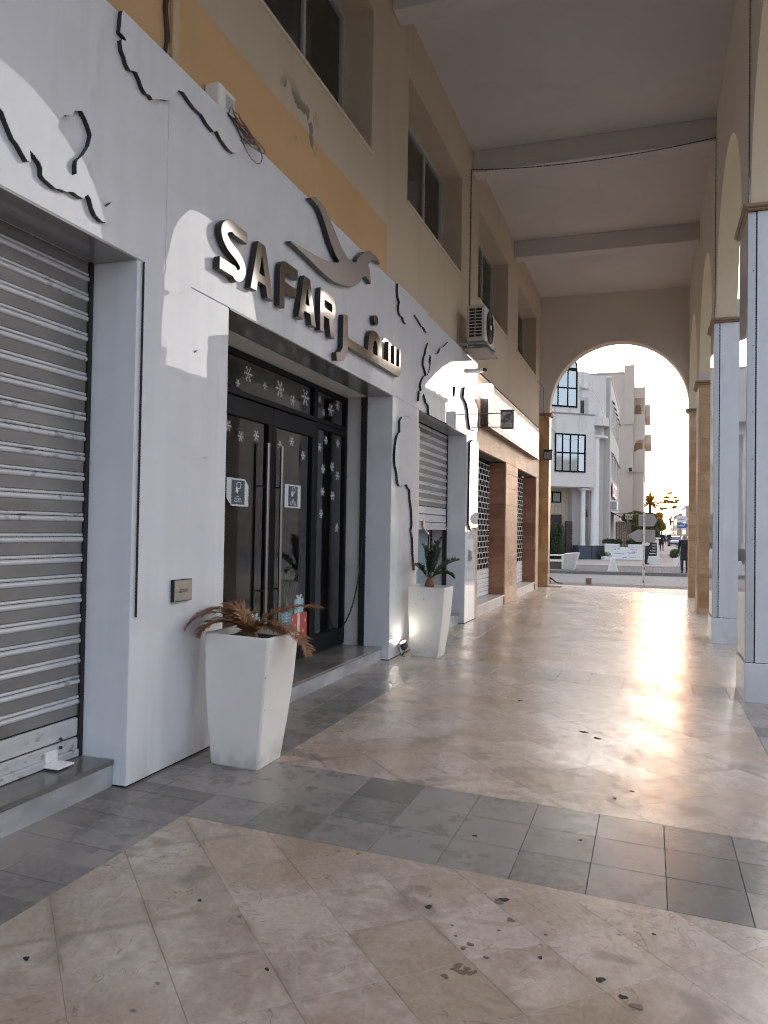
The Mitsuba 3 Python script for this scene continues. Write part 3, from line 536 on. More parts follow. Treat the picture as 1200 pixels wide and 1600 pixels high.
# ---------------------------------------------------------------- roller shutters
def flat_slat(y0, y1, z, h=.125, x=-3.345):
    """one rolled slat: a dark flat band over two bright ribs, its section extruded along y"""
    sec = [(x - .012, z), (x, z), (x, z + h * .54), (x - .012, z + h * .54)]
    return prism_y(Polygon(sec), y0, y1)
def rib(y0, y1, z, r, x=-3.345):
    a = np.linspace(-math.pi / 2, math.pi / 2, 7)
    sec = [(x - .01, z - r)] + [(x + r * .9 * math.cos(t), z + r * math.sin(t)) for t in a] + [(x - .01, z + r)]
    return prism_y(Polygon(sec), y0, y1)
def shutter(label, y0, y1, ztop, zbot, nplain):
    s = thing('roller_shutter', label, 'shutter', 'metal roller shutters of the white shopfront')
    z, i = zbot, 0
    bar = part(s, 'bottom_bar', cat(box(-3.37, -3.325, y0, y1, z, z + .045, .004), box(-3.365, -3.335, y0, y1, z + .045, z + .115, .006)), 'slat_light')
    z += .125
    while z < ztop:
        if i < nplain:
            sl = part(s, 'slat', box(-3.365, -3.338, y0, y1, z, z + .112, .006), 'slat_light')
        else:
            sl = part(s, 'slat', flat_slat(y0, y1, z), 'slat_dark')
            part(sl, 'rib', rib(y0, y1, z + .084, .0155), 'slat_light', smooth=35)
            part(sl, 'rib', rib(y0, y1, z + .1125, .0095), 'slat_light', smooth=35)
        z += .125; i += 1
    part(s, 'backing', box(-3.375, -3.366, y0, y1, zbot + .01, ztop + .1), 'dark_metal')
    return s
s1 = shutter('wide closed roller shutter of dark and light bands at the left edge of the photo', -3.1, 4.022, 3.25, .172, 1)
lk = part(s1, 'lock_tab', cat(box(-3.33, -3.22, 3.72, 3.86, .178, .19, .004), box(-3.34, -3.325, 3.74, 3.84, .18, .26, .003)), 'white_paint')
part(s1, 'bolt', cat([moved(trimesh.creation.icosphere(1, .011), d=(-3.324, 3.86, z)) for z in (.265, .315)]), 'dark_metal')
s2 = shutter('half raised roller shutter above the green potted cycad', 10.29, 13.17, 3.22, 1.60, 2)
lk = part(s2, 'lock_tab', cat(box(-3.325, -3.30, 11.62, 11.70, 1.60, 1.74, .004), tube([(-3.30, 11.66, 1.62), (-3.27, 11.68, 1.56), (-3.26, 11.74, 1.53), (-3.27, 11.80, 1.56), (-3.30, 11.80, 1.61)], .012)), 'steel')

# ================================================================ MARBLE SHOPFRONT (second shop)
ms = thing('marble_shopfront', 'pink marble shopfront with two mesh grilles beyond the white one', 'shopfront')
part(ms, 'lintel_core', box(-3.35, -3.03, 14.04, 22.4, 3.11, 4.55), 'mortar')
xs = np.linspace(14.03, 22.41, 15)
for a, b in zip(xs[:-1], xs[1:]):
    part(ms, 'lintel_slab', box(-3.06, -3.0, a + .0015, b - .0015, 3.10, 3.555, .004), 'pink_marble')
    part(ms, 'upper_slab', box(-3.06, -3.01, a + .0015, b - .0015, 3.558, 4.5, .004), 'pink_marble')
zs = [0.0, .33, .71, 1.07, 1.41, 1.8, 2.17, 2.56, 2.87, 3.097]
def pier(y0, y1):
    p = part(ms, 'pier', box(-3.62, -3.03, y0 + .03, y1 - .03, -.05, 3.1), 'mortar')
    for a, b in zip(zs[:-1], zs[1:]):
        part(p, 'marble_slab', box(-3.03, -3.0, y0, y1, a + .0015, b - .0015, .004), 'pink_marble')
        part(p, 'reveal_slab', box(-3.40, -3.032, y0 + .004, y0 + .03, a + .0015, b - .0015, .003), 'dark_pink_marble')
        part(p, 'reveal_slab', box(-3.40, -3.032, y1 - .03, y1 - .004, a + .0015, b - .0015, .003), 'dark_pink_marble')
pier(14.03, 14.2); pier(17.12, 18.72); pier(21.9, 22.42)
part(ms, 'infill', box(-3.4, -3.1, 22.43, 23.28, 0, 4.5), 'tan_marble')
part(ms, 'dark_interior', cat(box(-3.72, -3.66, 14.1, 22.4, 0, 3.3), box(-3.66, -3.4, 14.2, 21.9, 3.101, 3.3)), 'room_dark')
for a, b in ((14.21, 17.11), (18.73, 21.89)):
    st = part(ms, 'step', box(-3.6, -3.05, a, b, -.05, .175), 'pale_step')
    n = 3
    for i in range(n):
        part(st, 'tread', box(-3.6, -3.0, a + (b - a) * i / n + .001, a + (b - a) * (i + 1) / n - .001, .177, .21, .005), 'pale_step')
        part(st, 'riser', box(-3.048, -3.025, a + (b - a) * i / n + .001, a + (b - a) * (i + 1) / n - .001, -.05, .175, .003), 'pale_step')
def pale(p, n, uv): return mix((0.42, 0.37, 0.33), (0.56, 0.51, 0.47), fbm(p.x * 3, p.y * 3, p.z * 3, octaves=4))
mat('pale_step', proc(pale), 0.35)
mat('grille_metal', (0.66, 0.655, 0.64), 0.4)
mat('shop_glass', (0.11, 0.10, 0.09), 0.2, spec=0.4)
for (a, b, lab) in ((14.22, 17.1, 'open brick pattern roller grille next to the white shopfront'), (18.74, 21.88, 'open brick pattern roller grille nearest the end arch')):
    g = thing('roller_grille', lab, 'grille', 'mesh grilles of the marble shopfront')
    z0, z1, H = .78, 3.12, .118
    rows = int((z1 - z0) / H); L = b - a; n = int(L / .3)
    links = []
    for r in range(rows + 1):
        z = z0 + r * H
        part(g, 'cross_bar', box(-3.375, -3.355, a, b, z - .011, z + .011, .003), 'grille_metal')
        if r < rows:
            for i in range(n + 1):
                y = a + (i + (.5 if r % 2 else 0)) * L / n
                if y < b: links.append(box(-3.372, -3.358, y - .012, y + .012, z + .011, z + H - .011))
    part(g, 'link_rods', cat(links), 'grille_metal', kind='stuff')
    z = .215
    while z < z0 - .05:
        part(g, 'bottom_slat', box(-3.378, -3.352, a, b, z, z + .088, .012), 'white_paint'); z += .0925
    part(ms, 'shop_window', box(-3.62, -3.60, a, b, .2, 3.1), 'shop_glass')
    for q in np.linspace(a, b, 4)[1:-1]: part(ms, 'window_post', box(-3.598, -3.57, q - .03, q + .03, .2, 3.1), 'grey_metal')

# light box sign above it
ls = thing('lightbox_sign', 'long blank glossy sign box over the marble shopfront', 'sign')
mat('sign_panel', (0.60, 0.50, 0.425), 0.26, spec=0.16)
part(ls, 'casing', cat(box(-3.008, -2.875, 14.35, 21.35, 3.56, 4.25, .006)), 'sign_dark')
mat('sign_dark', (0.045, 0.03, 0.03), 0.3)
for a, b in ((14.36, 17.15), (17.16, 18.2), (18.21, 21.34)):
    part(ls, 'face_panel', box(-2.874, -2.862, a + .004, b - .004, 3.60, 4.245, .003), 'sign_panel')
part(ls, 'bottom_trim', box(-2.98, -2.858, 14.34, 21.36, 3.525, 3.598, .006), 'sign_dark')

# ================================================================ THE SHOP'S LETTERING AND BIRD
sg = thing('shop_sign', 'raised steel letters SAFAR and its arabic form with a flying bird above', 'sign')
FX = -2.937                                  # front of the letters
def letter(name, poly, bs='sign_steel', label=None, front=FX):
    poly = affinity.affine_transform(poly.buffer(.004, join_style=1).buffer(-.004), [1.0055, 0, 0, 1.0055, 0, -1.6 * .0055])
    o = part(sg, name, prism_x(poly.buffer(-.003), front - .004, front), bs, label=label)
    part(o, 'side_return', prism_x(poly, XF + .012, front - .0042), 'letter_black')
mat('letter_black', (0.02, 0.016, 0.015), 0.3)
zb, zt = 3.437, 3.837
def bar(pts, w=.088, cap=2): return LineString(pts).buffer(w / 2, cap_style=cap, join_style=1)
from scipy.interpolate import CubicSpline as _cs
def curve(pts, n=30): return [tuple(p) for p in spline([(a, b, 0) for a, b in pts], n)[:, :2]]
S = bar([(5.275, zt - .044), (5.08, zt - .044)] + curve([(5.08, zt - .044), (4.975, zt - .062), (4.935, 3.725), (4.985, 3.66), (5.08, 3.625), (5.17, 3.59), (5.215, 3.545), (5.195, 3.495), (5.09, zb + .044)], 40) + [(5.09, zb + .044), (4.878, zb + .044)])
letter('letter', S, label='letter S')
def A(y): return Polygon([(y, zb), (y + .115, zt), (y + .235, zt), (y + .385, zb), (y + .285, zb), (y + .255, zb + .085), (y + .122, zb + .085), (y + .10, zb)], [[(y + .142, zb + .155), (y + .232, zb + .155), (y + .178, zt - .09)]])
letter('letter', A(5.335), label='letter A')
F = unary_union([bar([(5.885, zb), (5.885, zt - .12)], .09)] + [bar([(5.885, zt - .13)] + curve([(5.885, zt - .12), (5.905, zt - .06), (5.975, zt - .044)], 12) + [(6.175, zt - .044)])] + [bar([(5.9, 3.625), (6.155, 3.625)], .08)])
letter('letter', F, label='letter F')
letter('letter', A(6.2), label='letter A')
Rr = unary_union([bar([(6.72, zb), (6.72, zt)], .095), bar([(6.70, zt - .044), (6.92, zt - .044)] + curve([(6.92, zt - .044), (6.985, zt - .062), (7.005, zt - .115), (6.985, 3.66), (6.92, 3.635)], 24) + [(6.92, 3.635), (6.72, 3.635)], .086), Polygon([(6.86, 3.64), (6.96, 3.65), (7.04, zb), (6.94, zb)])])
letter('letter', Rr, label='letter R')
ra = Polygon(TR['arabic_ra']).buffer(.02).buffer(-.02)
fa = Polygon(curve([(8.0, 3.50), (8.005, 3.64), (8.06, 3.76), (8.19, 3.80), (8.33, 3.78), (8.42, 3.69), (8.43, 3.50)], 40)).difference(Polygon(curve([(8.14, 3.53), (8.145, 3.62), (8.19, 3.69), (8.25, 3.695), (8.29, 3.63), (8.295, 3.53)], 30)))
letter('arabic_word', unary_union([ra, fa] + [sbox(y, 3.5, y + .085, 3.795) for y in (8.68, 8.89, 9.085)]))
letter('arabic_dot', Point(0, 0).buffer(.055, 24).__class__(affinity.translate(affinity.scale(Point(0, 0).buffer(.055, 24), 1.25, 1), 8.235, 3.93)) if False else affinity.translate(affinity.scale(Point(0, 0).buffer(.055, 24), 1.25, 1), 8.235, 3.93))
def smooth_poly(pts, n=160): 
    p = np.array(pts + pts[:1]); s = np.r_[0, np.cumsum(np.linalg.norm(np.diff(p, axis=0), axis=1))]
    return Polygon(np.c_[np.interp(np.linspace(0, s[-1], n), s, p[:, 0]), np.interp(np.linspace(0, s[-1], n), s, p[:, 1])]).buffer(.012).buffer(-.02).buffer(.008)
letter('bird', unary_union([smooth_poly(TR['bird']), smooth_poly(TR['birdtail'])]), 'bird_steel', label='flying bird emblem of brushed steel')

# ================================================================ STICKERS AND NOTICES ON THE GLASS
def flake(y, z, r):
    g = []
    for k in range(6):
        a = math.radians(60 * k); c, s = math.cos(a), math.sin(a)
        P = lambda t, w: (y + (c * t - s * w) * r * 1.08, z + (s * t + c * w) * r)
        g.append(LineString([P(0, 0), P(1, 0)]))
        for t, q in ((.40, .17), (.72, .20)):
            g.append(LineString([P(t, 0), P(t + q * .75, q)])); g.append(LineString([P(t, 0), P(t + q * .75, -q)]))
    return unary_union(g).buffer(r * .036, cap_style=2)
ordw = ['first', 'second', 'third', 'fourth', 'fifth', 'sixth', 'seventh', 'eighth', 'ninth', 'tenth']
def pane_of(y, z):
    if z > 2.8: return 'transom over the doors' if y < 8.13 else 'small transom over the right sidelight'
    return 'left door' if y < 7.06 else ('right door' if y < 8.13 else 'right sidelight')
groups = {}
for f in TR['snow']:
    if pane_of(f[0], f[1]) == 'left door' and f[0] < 6.3: pass
    groups.setdefault(pane_of(f[0], f[1]), []).append(f)
for pane, fl in groups.items():
    key = (lambda f: -f[1]) if pane == 'right sidelight' else (lambda f: f[0])
    for i, (y, z, r) in enumerate(sorted(fl, key=key)):
        solo('snowflake_sticker', prism_x(flake(y, z, r), GX + .002, GX + .0035), 'sticker_white',
             f"white snowflake sticker on the {pane}, {ordw[i]} from the {'top' if pane == 'right sidelight' else 'left'}", 'sticker', 'snowflake stickers on the shop glass')
mat('paper', (0.56, 0.62, 0.64), 0.6)
mat('print_dark', (0.055, 0.07, 0.09), 0.6)
mat('print_white', (0.62, 0.64, 0.66), 0.6)
def text_on_x(text, h, y, z, x, bold=True, sy=1.0, center=True, depth=.0006):
    m = meshkit.text_mesh(text, h, depth, bold=bold); v = m.vertices.copy()
    w = v[:, 0].max() - v[:, 0].min(); v[:, 0] = (v[:, 0] - v[:, 0].min() - (w / 2 if center else 0)) * sy
    return trimesh.Trimesh(np.c_[v[:, 2] + x, v[:, 0] + y, v[:, 1] + z], m.faces, process=False)
for (y0, y1, z0, z1, lab, corner) in ((6.225, 6.63, 1.79, 2.045, 'paper mask notice with peeling corners on the left door', True), (7.41, 7.80, 1.81, 2.055, 'flat paper mask notice on the right door', False)):
    W, Hh = y1 - y0, z1 - z0
    poly = Polygon([(y0, z0 + .07 * corner), (y0 + .09 * corner, z0), (y1, z0), (y1, z1 - .06 * corner), (y1 - .07 * corner, z1), (y0, z1)])
    nt = thing('notice', lab, 'notice')
    xs0 = GX + .004
    part(nt, 'sheet', prism_x(poly, xs0, xs0 + .001), 'paper')
    a, b, c, d = y0 + .085, y1 - .075, z0 + .015, z1 - .015
    part(nt, 'printed_field', prism_x(sbox(a, c, b, d), xs0 + .0012, xs0 + .0018), 'print_dark')
    cy, cz = (a + b) / 2, (c + d) / 2
    head = Point(0, 0).buffer(.036, 20); head = affinity.translate(affinity.scale(head, 1.2, 1), cy + .012, cz + .065).difference(affinity.translate(affinity.scale(Point(0, 0).buffer(.028, 20), 1.2, 1), cy + .012, cz + .066))
    mask = Polygon([(cy - .04, cz + .05), (cy - .045, cz + .005), (cy - .01, cz - .012), (cy + .01, cz + .03), (cy + .055, cz + .07), (cy + .05, cz + .045), (cy + .02, cz + .012)])
    part(nt, 'icon', prism_x(unary_union([head.buffer(0), mask.buffer(0)]), xs0 + .0019, xs0 + .0024), 'print_white')
    for t, h, z in (('PORT', .012, cz - .045), ('DU MASQUE', .013, cz - .067), ('OBLIGATOIRE', .014, cz - .09)):
        part(nt, 'lettering', text_on_x(t, h, cy, z, xs0 + .0019, sy=1.15), 'print_white')
mat('gift_red', (0.50, 0.085, 0.06), 0.6); mat('gift_blue', (0.30, 0.48, 0.53), 0.6); mat('gift_pale', (0.68, 0.65, 0.60), 0.6); mat('gift_navy', (0.04, 0.08, 0.13), 0.6)
xg = GX + .002
def sticker_gift(lab, y0, y1, z0, z1, base, ribbon, chev=False, bow=True):
    k = thing('gift_sticker', lab, 'sticker', 'gift box stickers at the foot of the glass doors')
    part(k, 'box_print', prism_x(sbox(y0, z0, y1, z1), xg, xg + .001), base)
    part(k, 'ribbon_print', prism_x(sbox((y0 * .6 + y1 * .4), z0, (y0 * .45 + y1 * .55), z1), xg + .0012, xg + .0018), ribbon)
    if bow:
        c = (y0 + y1) / 2; part(k, 'bow_print', prism_x(unary_union([affinity.rotate(affinity.scale(Point(c + s * .035, z1 + .02).buffer(.03, 10), 1.2, .6), s * 35) for s in (-1, 1)]), xg, xg + .001), 'gift_pale')
    if chev:
        g = [LineString([(y, z), (y + .03, z + .02), (y + .06, z)]).buffer(.005) for y in np.arange(y0 + .01, y1 - .06, .06) for z in np.arange(z0 + .01, z1 - .02, .032)]
        part(k, 'chevron_print', prism_x(unary_union(g), xg + .002, xg + .0025), 'gift_navy')
    return k
sticker_gift('blue gift box sticker on the left door', 6.70, 6.92, .55, .72, 'gift_blue', 'gift_pale', True)
sticker_gift('blue chevron gift box sticker on the right door', 7.39, 7.64, .42, .71, 'gift_blue', 'gift_pale', True, False)
sticker_gift('tall pale gift box sticker behind the red one', 7.70, 7.93, .675, .83, 'gift_blue', 'gift_pale')
k = sticker_gift('large red gift box sticker on the right door', 7.61, 8.03, .385, .67, 'gift_red', 'gift_pale', False, False)
part(k, 'star_print', prism_x(unary_union([Polygon([(y + r * math.cos(t), z + r * math.sin(t)) for t, r in [(math.pi / 2 + i * math.pi / 5, .02 if i % 2 == 0 else .009) for i in range(10)]]) for y, z in ((7.67, .44), (7.73, .55), (7.93, .47), (7.98, .58), (7.66, .62))]), xg + .0012, xg + .0018), 'gift_pale')

# ================================================================ THINGS BY THE SHOPFRONTS
RV = np.array([_cy, _sy, 0.0])
def scuffed(p, n, uv):
    c = mix((0.71, 0.675, 0.625), (0.77, 0.74, 0.69), fbm(p.x * 5, p.y * 5, p.z * 3))
    s = smoothstep(0.80, 0.84, fbm(p.x * 30, p.y * 30, p.z * 18, octaves=3))
    low = (1 - smoothstep(-0.02, 0.20, p.z)) * 0.5 * smoothstep(0.3, 0.65, fbm(p.x * 14, p.y * 14, p.z * 10, octaves=4))
    return mix(mix(c, (0.16, 0.14, 0.12), s * 0.8), (0.34, 0.30, 0.26), low)
mat('planter_white', proc(scuffed), 0.5, spec=0.4)
mat('soil', (0.03, 0.022, 0.017), 0.95)
def planter(lab, cx, cy, rz):
    """tapered square planter on the sloping paving, walls 2 cm thick"""
    k = thing('planter', lab, 'planter', 'tall white tapered planters by the shop')
    def ring(w, z, c=.012): return [(sx * (w / 2 - (c if q else 0)), sy * (w / 2 - (0 if q else c)), z) for sx in (-1, 1) for sy in (-1, 1) for q in (0, 1)]
    o = hull(ring(.345, 0) + ring(.355, .006) + ring(.412, .30) + ring(.452, .56) + ring(.478, .884) + ring(.472, .89))
    i = hull(ring(.40, .80) + ring(.44, .90))
    import manifold3d as m3
    A = m3.Manifold(m3.Mesh(np.asarray(o.vertices, np.float32), np.asarray(o.faces, np.uint32))); B = m3.Manifold(m3.Mesh(np.asarray(i.vertices, np.float32), np.asarray(i.faces, np.uint32)))
    mm = (A - B).to_mesh(); m = trimesh.Trimesh(mm.vert_properties[:, :3], mm.tri_verts, process=False)
    m = moved(m, rz=rz, d=(cx - XF, cy, 0.0)); part(k, 'pot', onfloor(m), 'planter_white')
    gx, gy = np.meshgrid(np.linspace(-.208, .208, 15), np.linspace(-.208, .208, 15)); gz = .835 + .02 * meshkit.fbm(np.stack([gx * 9, gy * 9, gx * 0 + cy], -1))
    v = np.c_[gx.ravel(), gy.ravel(), gz.ravel()]; f = [t for a in range(14) for b in range(14) for t in ((a * 15 + b, a * 15 + b + 1, a * 15 + b + 16), (a * 15 + b, a * 15 + b + 16, a * 15 + b + 15))]
    part(k, 'soil', onfloor(moved(trimesh.Trimesh(v, f, process=False), rz=rz, d=(cx - XF, cy, 0))), 'soil')
    return k
planter('white tapered planter holding dried brown fronds, nearest the camera', -2.635, 4.885, 0.0)
planter('white tapered planter holding a green cycad, beside the lit floor lamp', -2.70, 9.80, 0.0)
def frond_brown(p, n, uv): return mix((0.10, 0.038, 0.014), (0.27, 0.115, 0.042), fbm(p.x * 25, p.y * 25, p.z * 25))
def frond_green(p, n, uv): return mix((0.012, 0.022, 0.010), (0.032, 0.05, 0.022), fbm(p.x * 25, p.y * 25, p.z * 25))
mat('dry_leaf', proc(frond_brown), 0.6); mat('green_leaf', proc(frond_green), 0.4)
mat('stalk_tan', (0.30, 0.22, 0.10), 0.7)
def frond(parent, pts, bs, leaf, width, seed, sag=0.3, start=.18, vee=.5, n=46, curl=0.0):
    r = random.Random(seed); c = spline(pts, n); V, F = [], []
    rach = tube(c, np.linspace(.007, .0025, n), 5)
    tg = np.gradient(c, axis=0); tg /= np.linalg.norm(tg, axis=1, keepdims=True)
    for i in range(int(n * start), n):
        t = i / (n - 1); L = leaf * (math.sin(math.pi * min(1, (t - start) / (1 - start) * .88 + .12)) ** .6) * r.uniform(.8, 1.08)
        side = np.cross(tg[i], [0, 0, 1.0]); side /= np.linalg.norm(side) + 1e-9; up = np.cross(side, tg[i])
        for sg_ in (-1, 1):
            d = sg_ * side * r.uniform(.8, 1.05) + tg[i] * r.uniform(.35, .95) + up * vee * r.uniform(.5, 1.2); d /= np.linalg.norm(d)
            a = c[i]; m = a + d * L * .5 - np.array([0, 0, sag * L * .12]); e = a + d * L - np.array([0, 0, sag * L * r.uniform(.3, .9)])
            w = np.cross(d, up); w /= np.linalg.norm(w) + 1e-9; w = w * width * .5 + np.array([r.uniform(-1, 1), r.uniform(-1, 1), 0]) * curl * width
            b = len(V); V += [a - w * .5, a + w * .5, m - w, m + w, e]; F += [(b, b + 1, b + 3), (b, b + 3, b + 2), (b + 2, b + 3, b + 4)]
    return part(parent, 'frond', cat(rach, trimesh.Trimesh(V, F, process=False)), bs)
def P3(o, r, d, z): return tuple(np.asarray(o) + RV * r + np.array([-_sy, _cy, 0]) * d + np.array([0, 0, z]))
dp = thing('dried_palm', 'dried brown palm fronds drooping over the rim of the nearest planter', 'plant')
o = np.array([-2.62, 4.88, .83])
for i, (a, b, c, lf) in enumerate([((-.14, -.02, .16), (-.30, -.05, .17), (-.43, -.09, .06), .15), ((-.10, .08, .15), (-.24, .12, .19), (-.38, .14, .12), .15), ((-.08, -.10, .12), (-.22, -.16, .13), (-.31, -.2, .03), .14),
                                   ((-.16, .02, .11), (-.25, .03, .10), (-.36, .02, .01), .12), ((.06, .06, .11), (.24, .12, .2), (.50, .16, .20), .11), ((.10, -.05, .12), (.28, -.10, .08), (.42, -.16, -.09), .12), ((.04, -.06, .08), (.14, -.1, .09), (.26, -.14, .05), .10), ((-.05, .03, .13), (-.1, .04, .2), (-.2, .06, .23), .13)]):
    frond(dp, [o, P3(o, *a), P3(o, *b), P3(o, *c)], 'dry_leaf', lf * 1.35, .0125, i, sag=.35, start=.10, vee=.22, n=62, curl=.25)
part(dp, 'bare_stalk', tube(spline([o, P3(o, -.03, 0, .12), P3(o, -.05, .01, .27)], 8), np.linspace(.006, .002, 8), 5), 'stalk_tan')
part(dp, 'stump', moved(trimesh.creation.icosphere(2, .055), d=tuple(o + [0, 0, .0])), 'dry_leaf')
gp = thing('cycad_plant', 'small dark green cycad palm growing in the second planter', 'plant')
o = np.array([-2.69, 9.79, .86])
part(gp, 'caudex', moved(revolve([(0, -.06), (.06, -.05), (.065, .02), (.045, .09), (.02, .12), (0, .125)], 12), d=tuple(o)), 'dry_leaf')
o2 = o + [0, 0, .09]
for i, (a, b, c, lf, w) in enumerate([((.03, 0, .2), (.09, .02, .38), (.16, .04, .56), .13, .017), ((-.02, .02, .18), (-.05, .05, .34), (-.1, .08, .47), .10, .014), ((.10, -.03, .12), (.22, -.05, .21), (.38, -.07, .27), .12, .016), ((.09, .05, .07), (.2, .08, .09), (.33, .1, .01), .10, .015),
                                      ((.05, .1, .18), (.1, .2, .32), (.14, .28, .42), .11, .015), ((-.08, .02, .1), (-.16, .1, .17), (-.22, .2, .18), .09, .014)]):
    frond(gp, [o2, P3(o2, *a), P3(o2, *b), P3(o2, *c)], 'green_leaf', lf * 1.15, w * 1.25, 20 + i, sag=.1, start=.22, vee=.75, n=48)
for i in range(5):
    a = i * 1.3 + .4; part(gp, 'dead_stalk', tube(spline([o2, o2 + [.05 * math.cos(a), .05 * math.sin(a), .04], o2 + [.14 * math.cos(a), .14 * math.sin(a), .02 + .05 * (i % 2)]], 6), np.linspace(.006, .002, 6), 5), 'stalk_tan')

# floor lamp grazing the pillar
lamp = thing('floor_spotlight', 'small black lit floodlight on the paving beside the second planter', 'lamp')
LX, LY = -2.925, 9.47
Ml = trimesh.transformations.euler_matrix(math.radians(14), math.radians(-16), 0)
lamp_at = np.array([LX, LY, .155])
part(lamp, 'housing', moved(box(-.035, .035, -.05, .05, -.06, .03, .008), Ml, lamp_at), 'dark_metal')
part(lamp, 'bracket', tube(spline([(LX - .03, LY - .055, .15), (LX - .03, LY - .07, .08), (LX, LY - .06, .03), (LX + .03, LY - .07, .08), (LX + .03, LY - .055, .15)], 16), .006, 6), 'dark_metal')
part(lamp, 'base_cable', tube(spline([(LX, LY - .06, .03), (LX + .02, LY - .02, .008), (LX - .05, LY + .05, .004)], 10), .005, 5), 'cable_black')
lens = moved(trimesh.Trimesh([(-.028, -.042, .032), (.028, -.042, .032), (.028, .042, .032), (-.028, .042, .032)], [(0, 1, 2), (0, 2, 3)], process=False), Ml, lamp_at)
k = part(lamp, 'lens', lens, 'lamp_glass'); mat('lamp_glass', (0.8, 0.8, 0.8), 0.3)
scene[k]['emitter'] = {'type': 'area', 'radiance': rgb((5.0, 4.6, 4.0))}

# lit wall lamp at the near end of the sign box
wl = thing('wall_lamp', 'glowing white square wall lamp over the near end of the sign box', 'lamp')
part(wl, 'back_plate', box(-3.009, -2.99, 14.08, 14.32, 4.06, 4.27, .004), 'grey_metal')
k = part(wl, 'diffuser', box(-2.989, -2.76, 14.07, 14.33, 4.05, 4.28, .012), 'lamp_glass')
scene[k]['emitter'] = {'type': 'area', 'radiance': rgb((0.16, 0.16, 0.155))}

# floodlight held off the wall on two arms
fl = thing('arm_floodlight', 'dirty square floodlight held on two thin arms above the first grille', 'lamp')
part(fl, 'housing', box(-2.575, -2.345, 14.02, 14.13, 3.44, 3.76, .012), 'rust_metal')
part(fl, 'glass_face', box(-2.56, -2.36, 14.008, 14.019, 3.46, 3.74, .004), 'lamp_dirty')
part(fl, 'hood', box(-2.58, -2.34, 13.99, 14.14, 3.762, 3.775, .003), 'rust_metal')
for z in (3.48, 3.73): part(fl, 'arm', tube([(-3.01, 14.1, z), (-2.58, 14.1, z)], .010, 6), 'rust_metal')
part(fl, 'wall_bracket', cat(box(-3.0, -2.985, 14.07, 14.13, 3.42, 3.8, .003), tube([(-2.98, 14.1, 3.73), (-2.9, 14.1, 3.6), (-2.97, 14.1, 3.5)], .006)), 'rust_metal')
mat('rust_metal', (0.16, 0.105, 0.075), 0.6)
def dirty(p, n, uv): return mix((0.10, 0.09, 0.08), (0.42, 0.38, 0.34), smoothstep(0.35, 0.65, fbm(p.x * 14, 1.0, p.z * 14)))
mat('lamp_dirty', proc(dirty), 0.25)
f2 = thing('arch_floodlight', 'small dark floodlight on the left jamb of the end arch', 'lamp')
part(f2, 'housing', box(-2.95, -2.70, 22.95, 23.09, 3.68, 3.95, .012), 'dark_metal')
part(f2, 'glass_face', box(-2.93, -2.72, 22.935, 22.949, 3.70, 3.90, .004), 'lens_grey')
part(f2, 'hood', box(-2.96, -2.69, 22.88, 23.1, 3.951, 3.965, .003), 'dark_metal')
part(f2, 'bracket', box(-2.9, -2.86, 23.09, 23.298, 3.78, 3.83, .004), 'dark_metal')
mat('lens_grey', (0.25, 0.28, 0.27), 0.15)

# air conditioner
ac = thing('air_conditioner', 'old cream air conditioner unit on brackets above the white shopfront', 'air conditioner')
AX0, AX1, AY0, AY1, AZ0, AZ1 = -2.94, -2.63, 12.8, 13.62, 4.76, 5.36
def ac_color(p, n, uv): return mix((0.42, 0.38, 0.32), (0.58, 0.54, 0.47), fbm(p.x * 5, p.y * 5, p.z * 5, octaves=4))
mat('ac_case', proc(ac_color), 0.5)
part(ac, 'case', box(AX0, AX1, AY0 + .012, AY1, AZ0, AZ1, .015), 'ac_case')
part(ac, 'side_recess', box(AX0 + .045, AX1 - .05, AY0 + .004, AY0 + .0115, AZ0 + .06, AZ1 - .05), 'black_gap')
nb = 9
for i in range(nb + 1):
    z = AZ0 + .06 + (AZ1 - AZ0 - .11) * i / nb
    part(ac, 'side_grille_bar', box(AX0 + .035, AX1 - .04, AY0 - .004, AY0 + .0035, z - .006, z + .006, .002), 'ac_case')
for x in (AX0 + .04, AX0 + .145, AX1 - .045): part(ac, 'side_grille_bar', box(x - .006, x + .006, AY0 - .002, AY0 + .0034, AZ0 + .05, AZ1 - .04, .002), 'ac_case')
fc = (AY0 + .40, (AZ0 + AZ1) / 2)
fr = part(ac, 'fan_guard', prism_x(Point(*fc).buffer(.265, 40), AX1 + .002, AX1 + .014), 'black_gap')
part(fr, 'guard_ring', cat([prism_x(Point(*fc).buffer(r + .006, 40).difference(Point(*fc).buffer(r - .006, 40)), AX1 + .0145, AX1 + .022) for r in (.08, .14, .20, .268)]), 'black_gap')
part(fr, 'hub_badge', prism_x(Point(*fc).buffer(.045, 24), AX1 + .0225, AX1 + .03), 'white_plastic')
part(ac, 'front_label', box(AX1 + .001, AX1 + .004, AY1 - .1, AY1 - .02, AZ1 - .2, AZ1 - .1), 'white_plastic')
for y in (AY0 + .08, AY1 - .1): part(ac, 'bracket_arm', cat(box(XW + .001, AX1 + .04, y, y + .035, AZ0 - .045, AZ0 - .003, .003), box(XW + .001, XW + .03, y, y + .035, AZ0 - .2, AZ0 + .25, .003)), 'grey_metal')
part(ac, 'drip_tray', box(AX0 - .03, AX1 + .06, AY0 - .06, AY1 + .05, AZ0 - .14, AZ0 - .125, .004), 'rust_metal')
part(ac, 'pipe_bundle', cat([tube(spline([(-2.85, 13.0, AZ0), (-2.9 + .02 * i, 12.92, AZ0 - .06), (-2.8, 13.0 + .05 * i, AZ0 - .10), (-2.75 - .03 * i, 13.3, AZ0 - .09), (XW + .02, 13.4, AZ0 - .08)], 20), .014, 6) for i in range(4)]), 'ac_case')
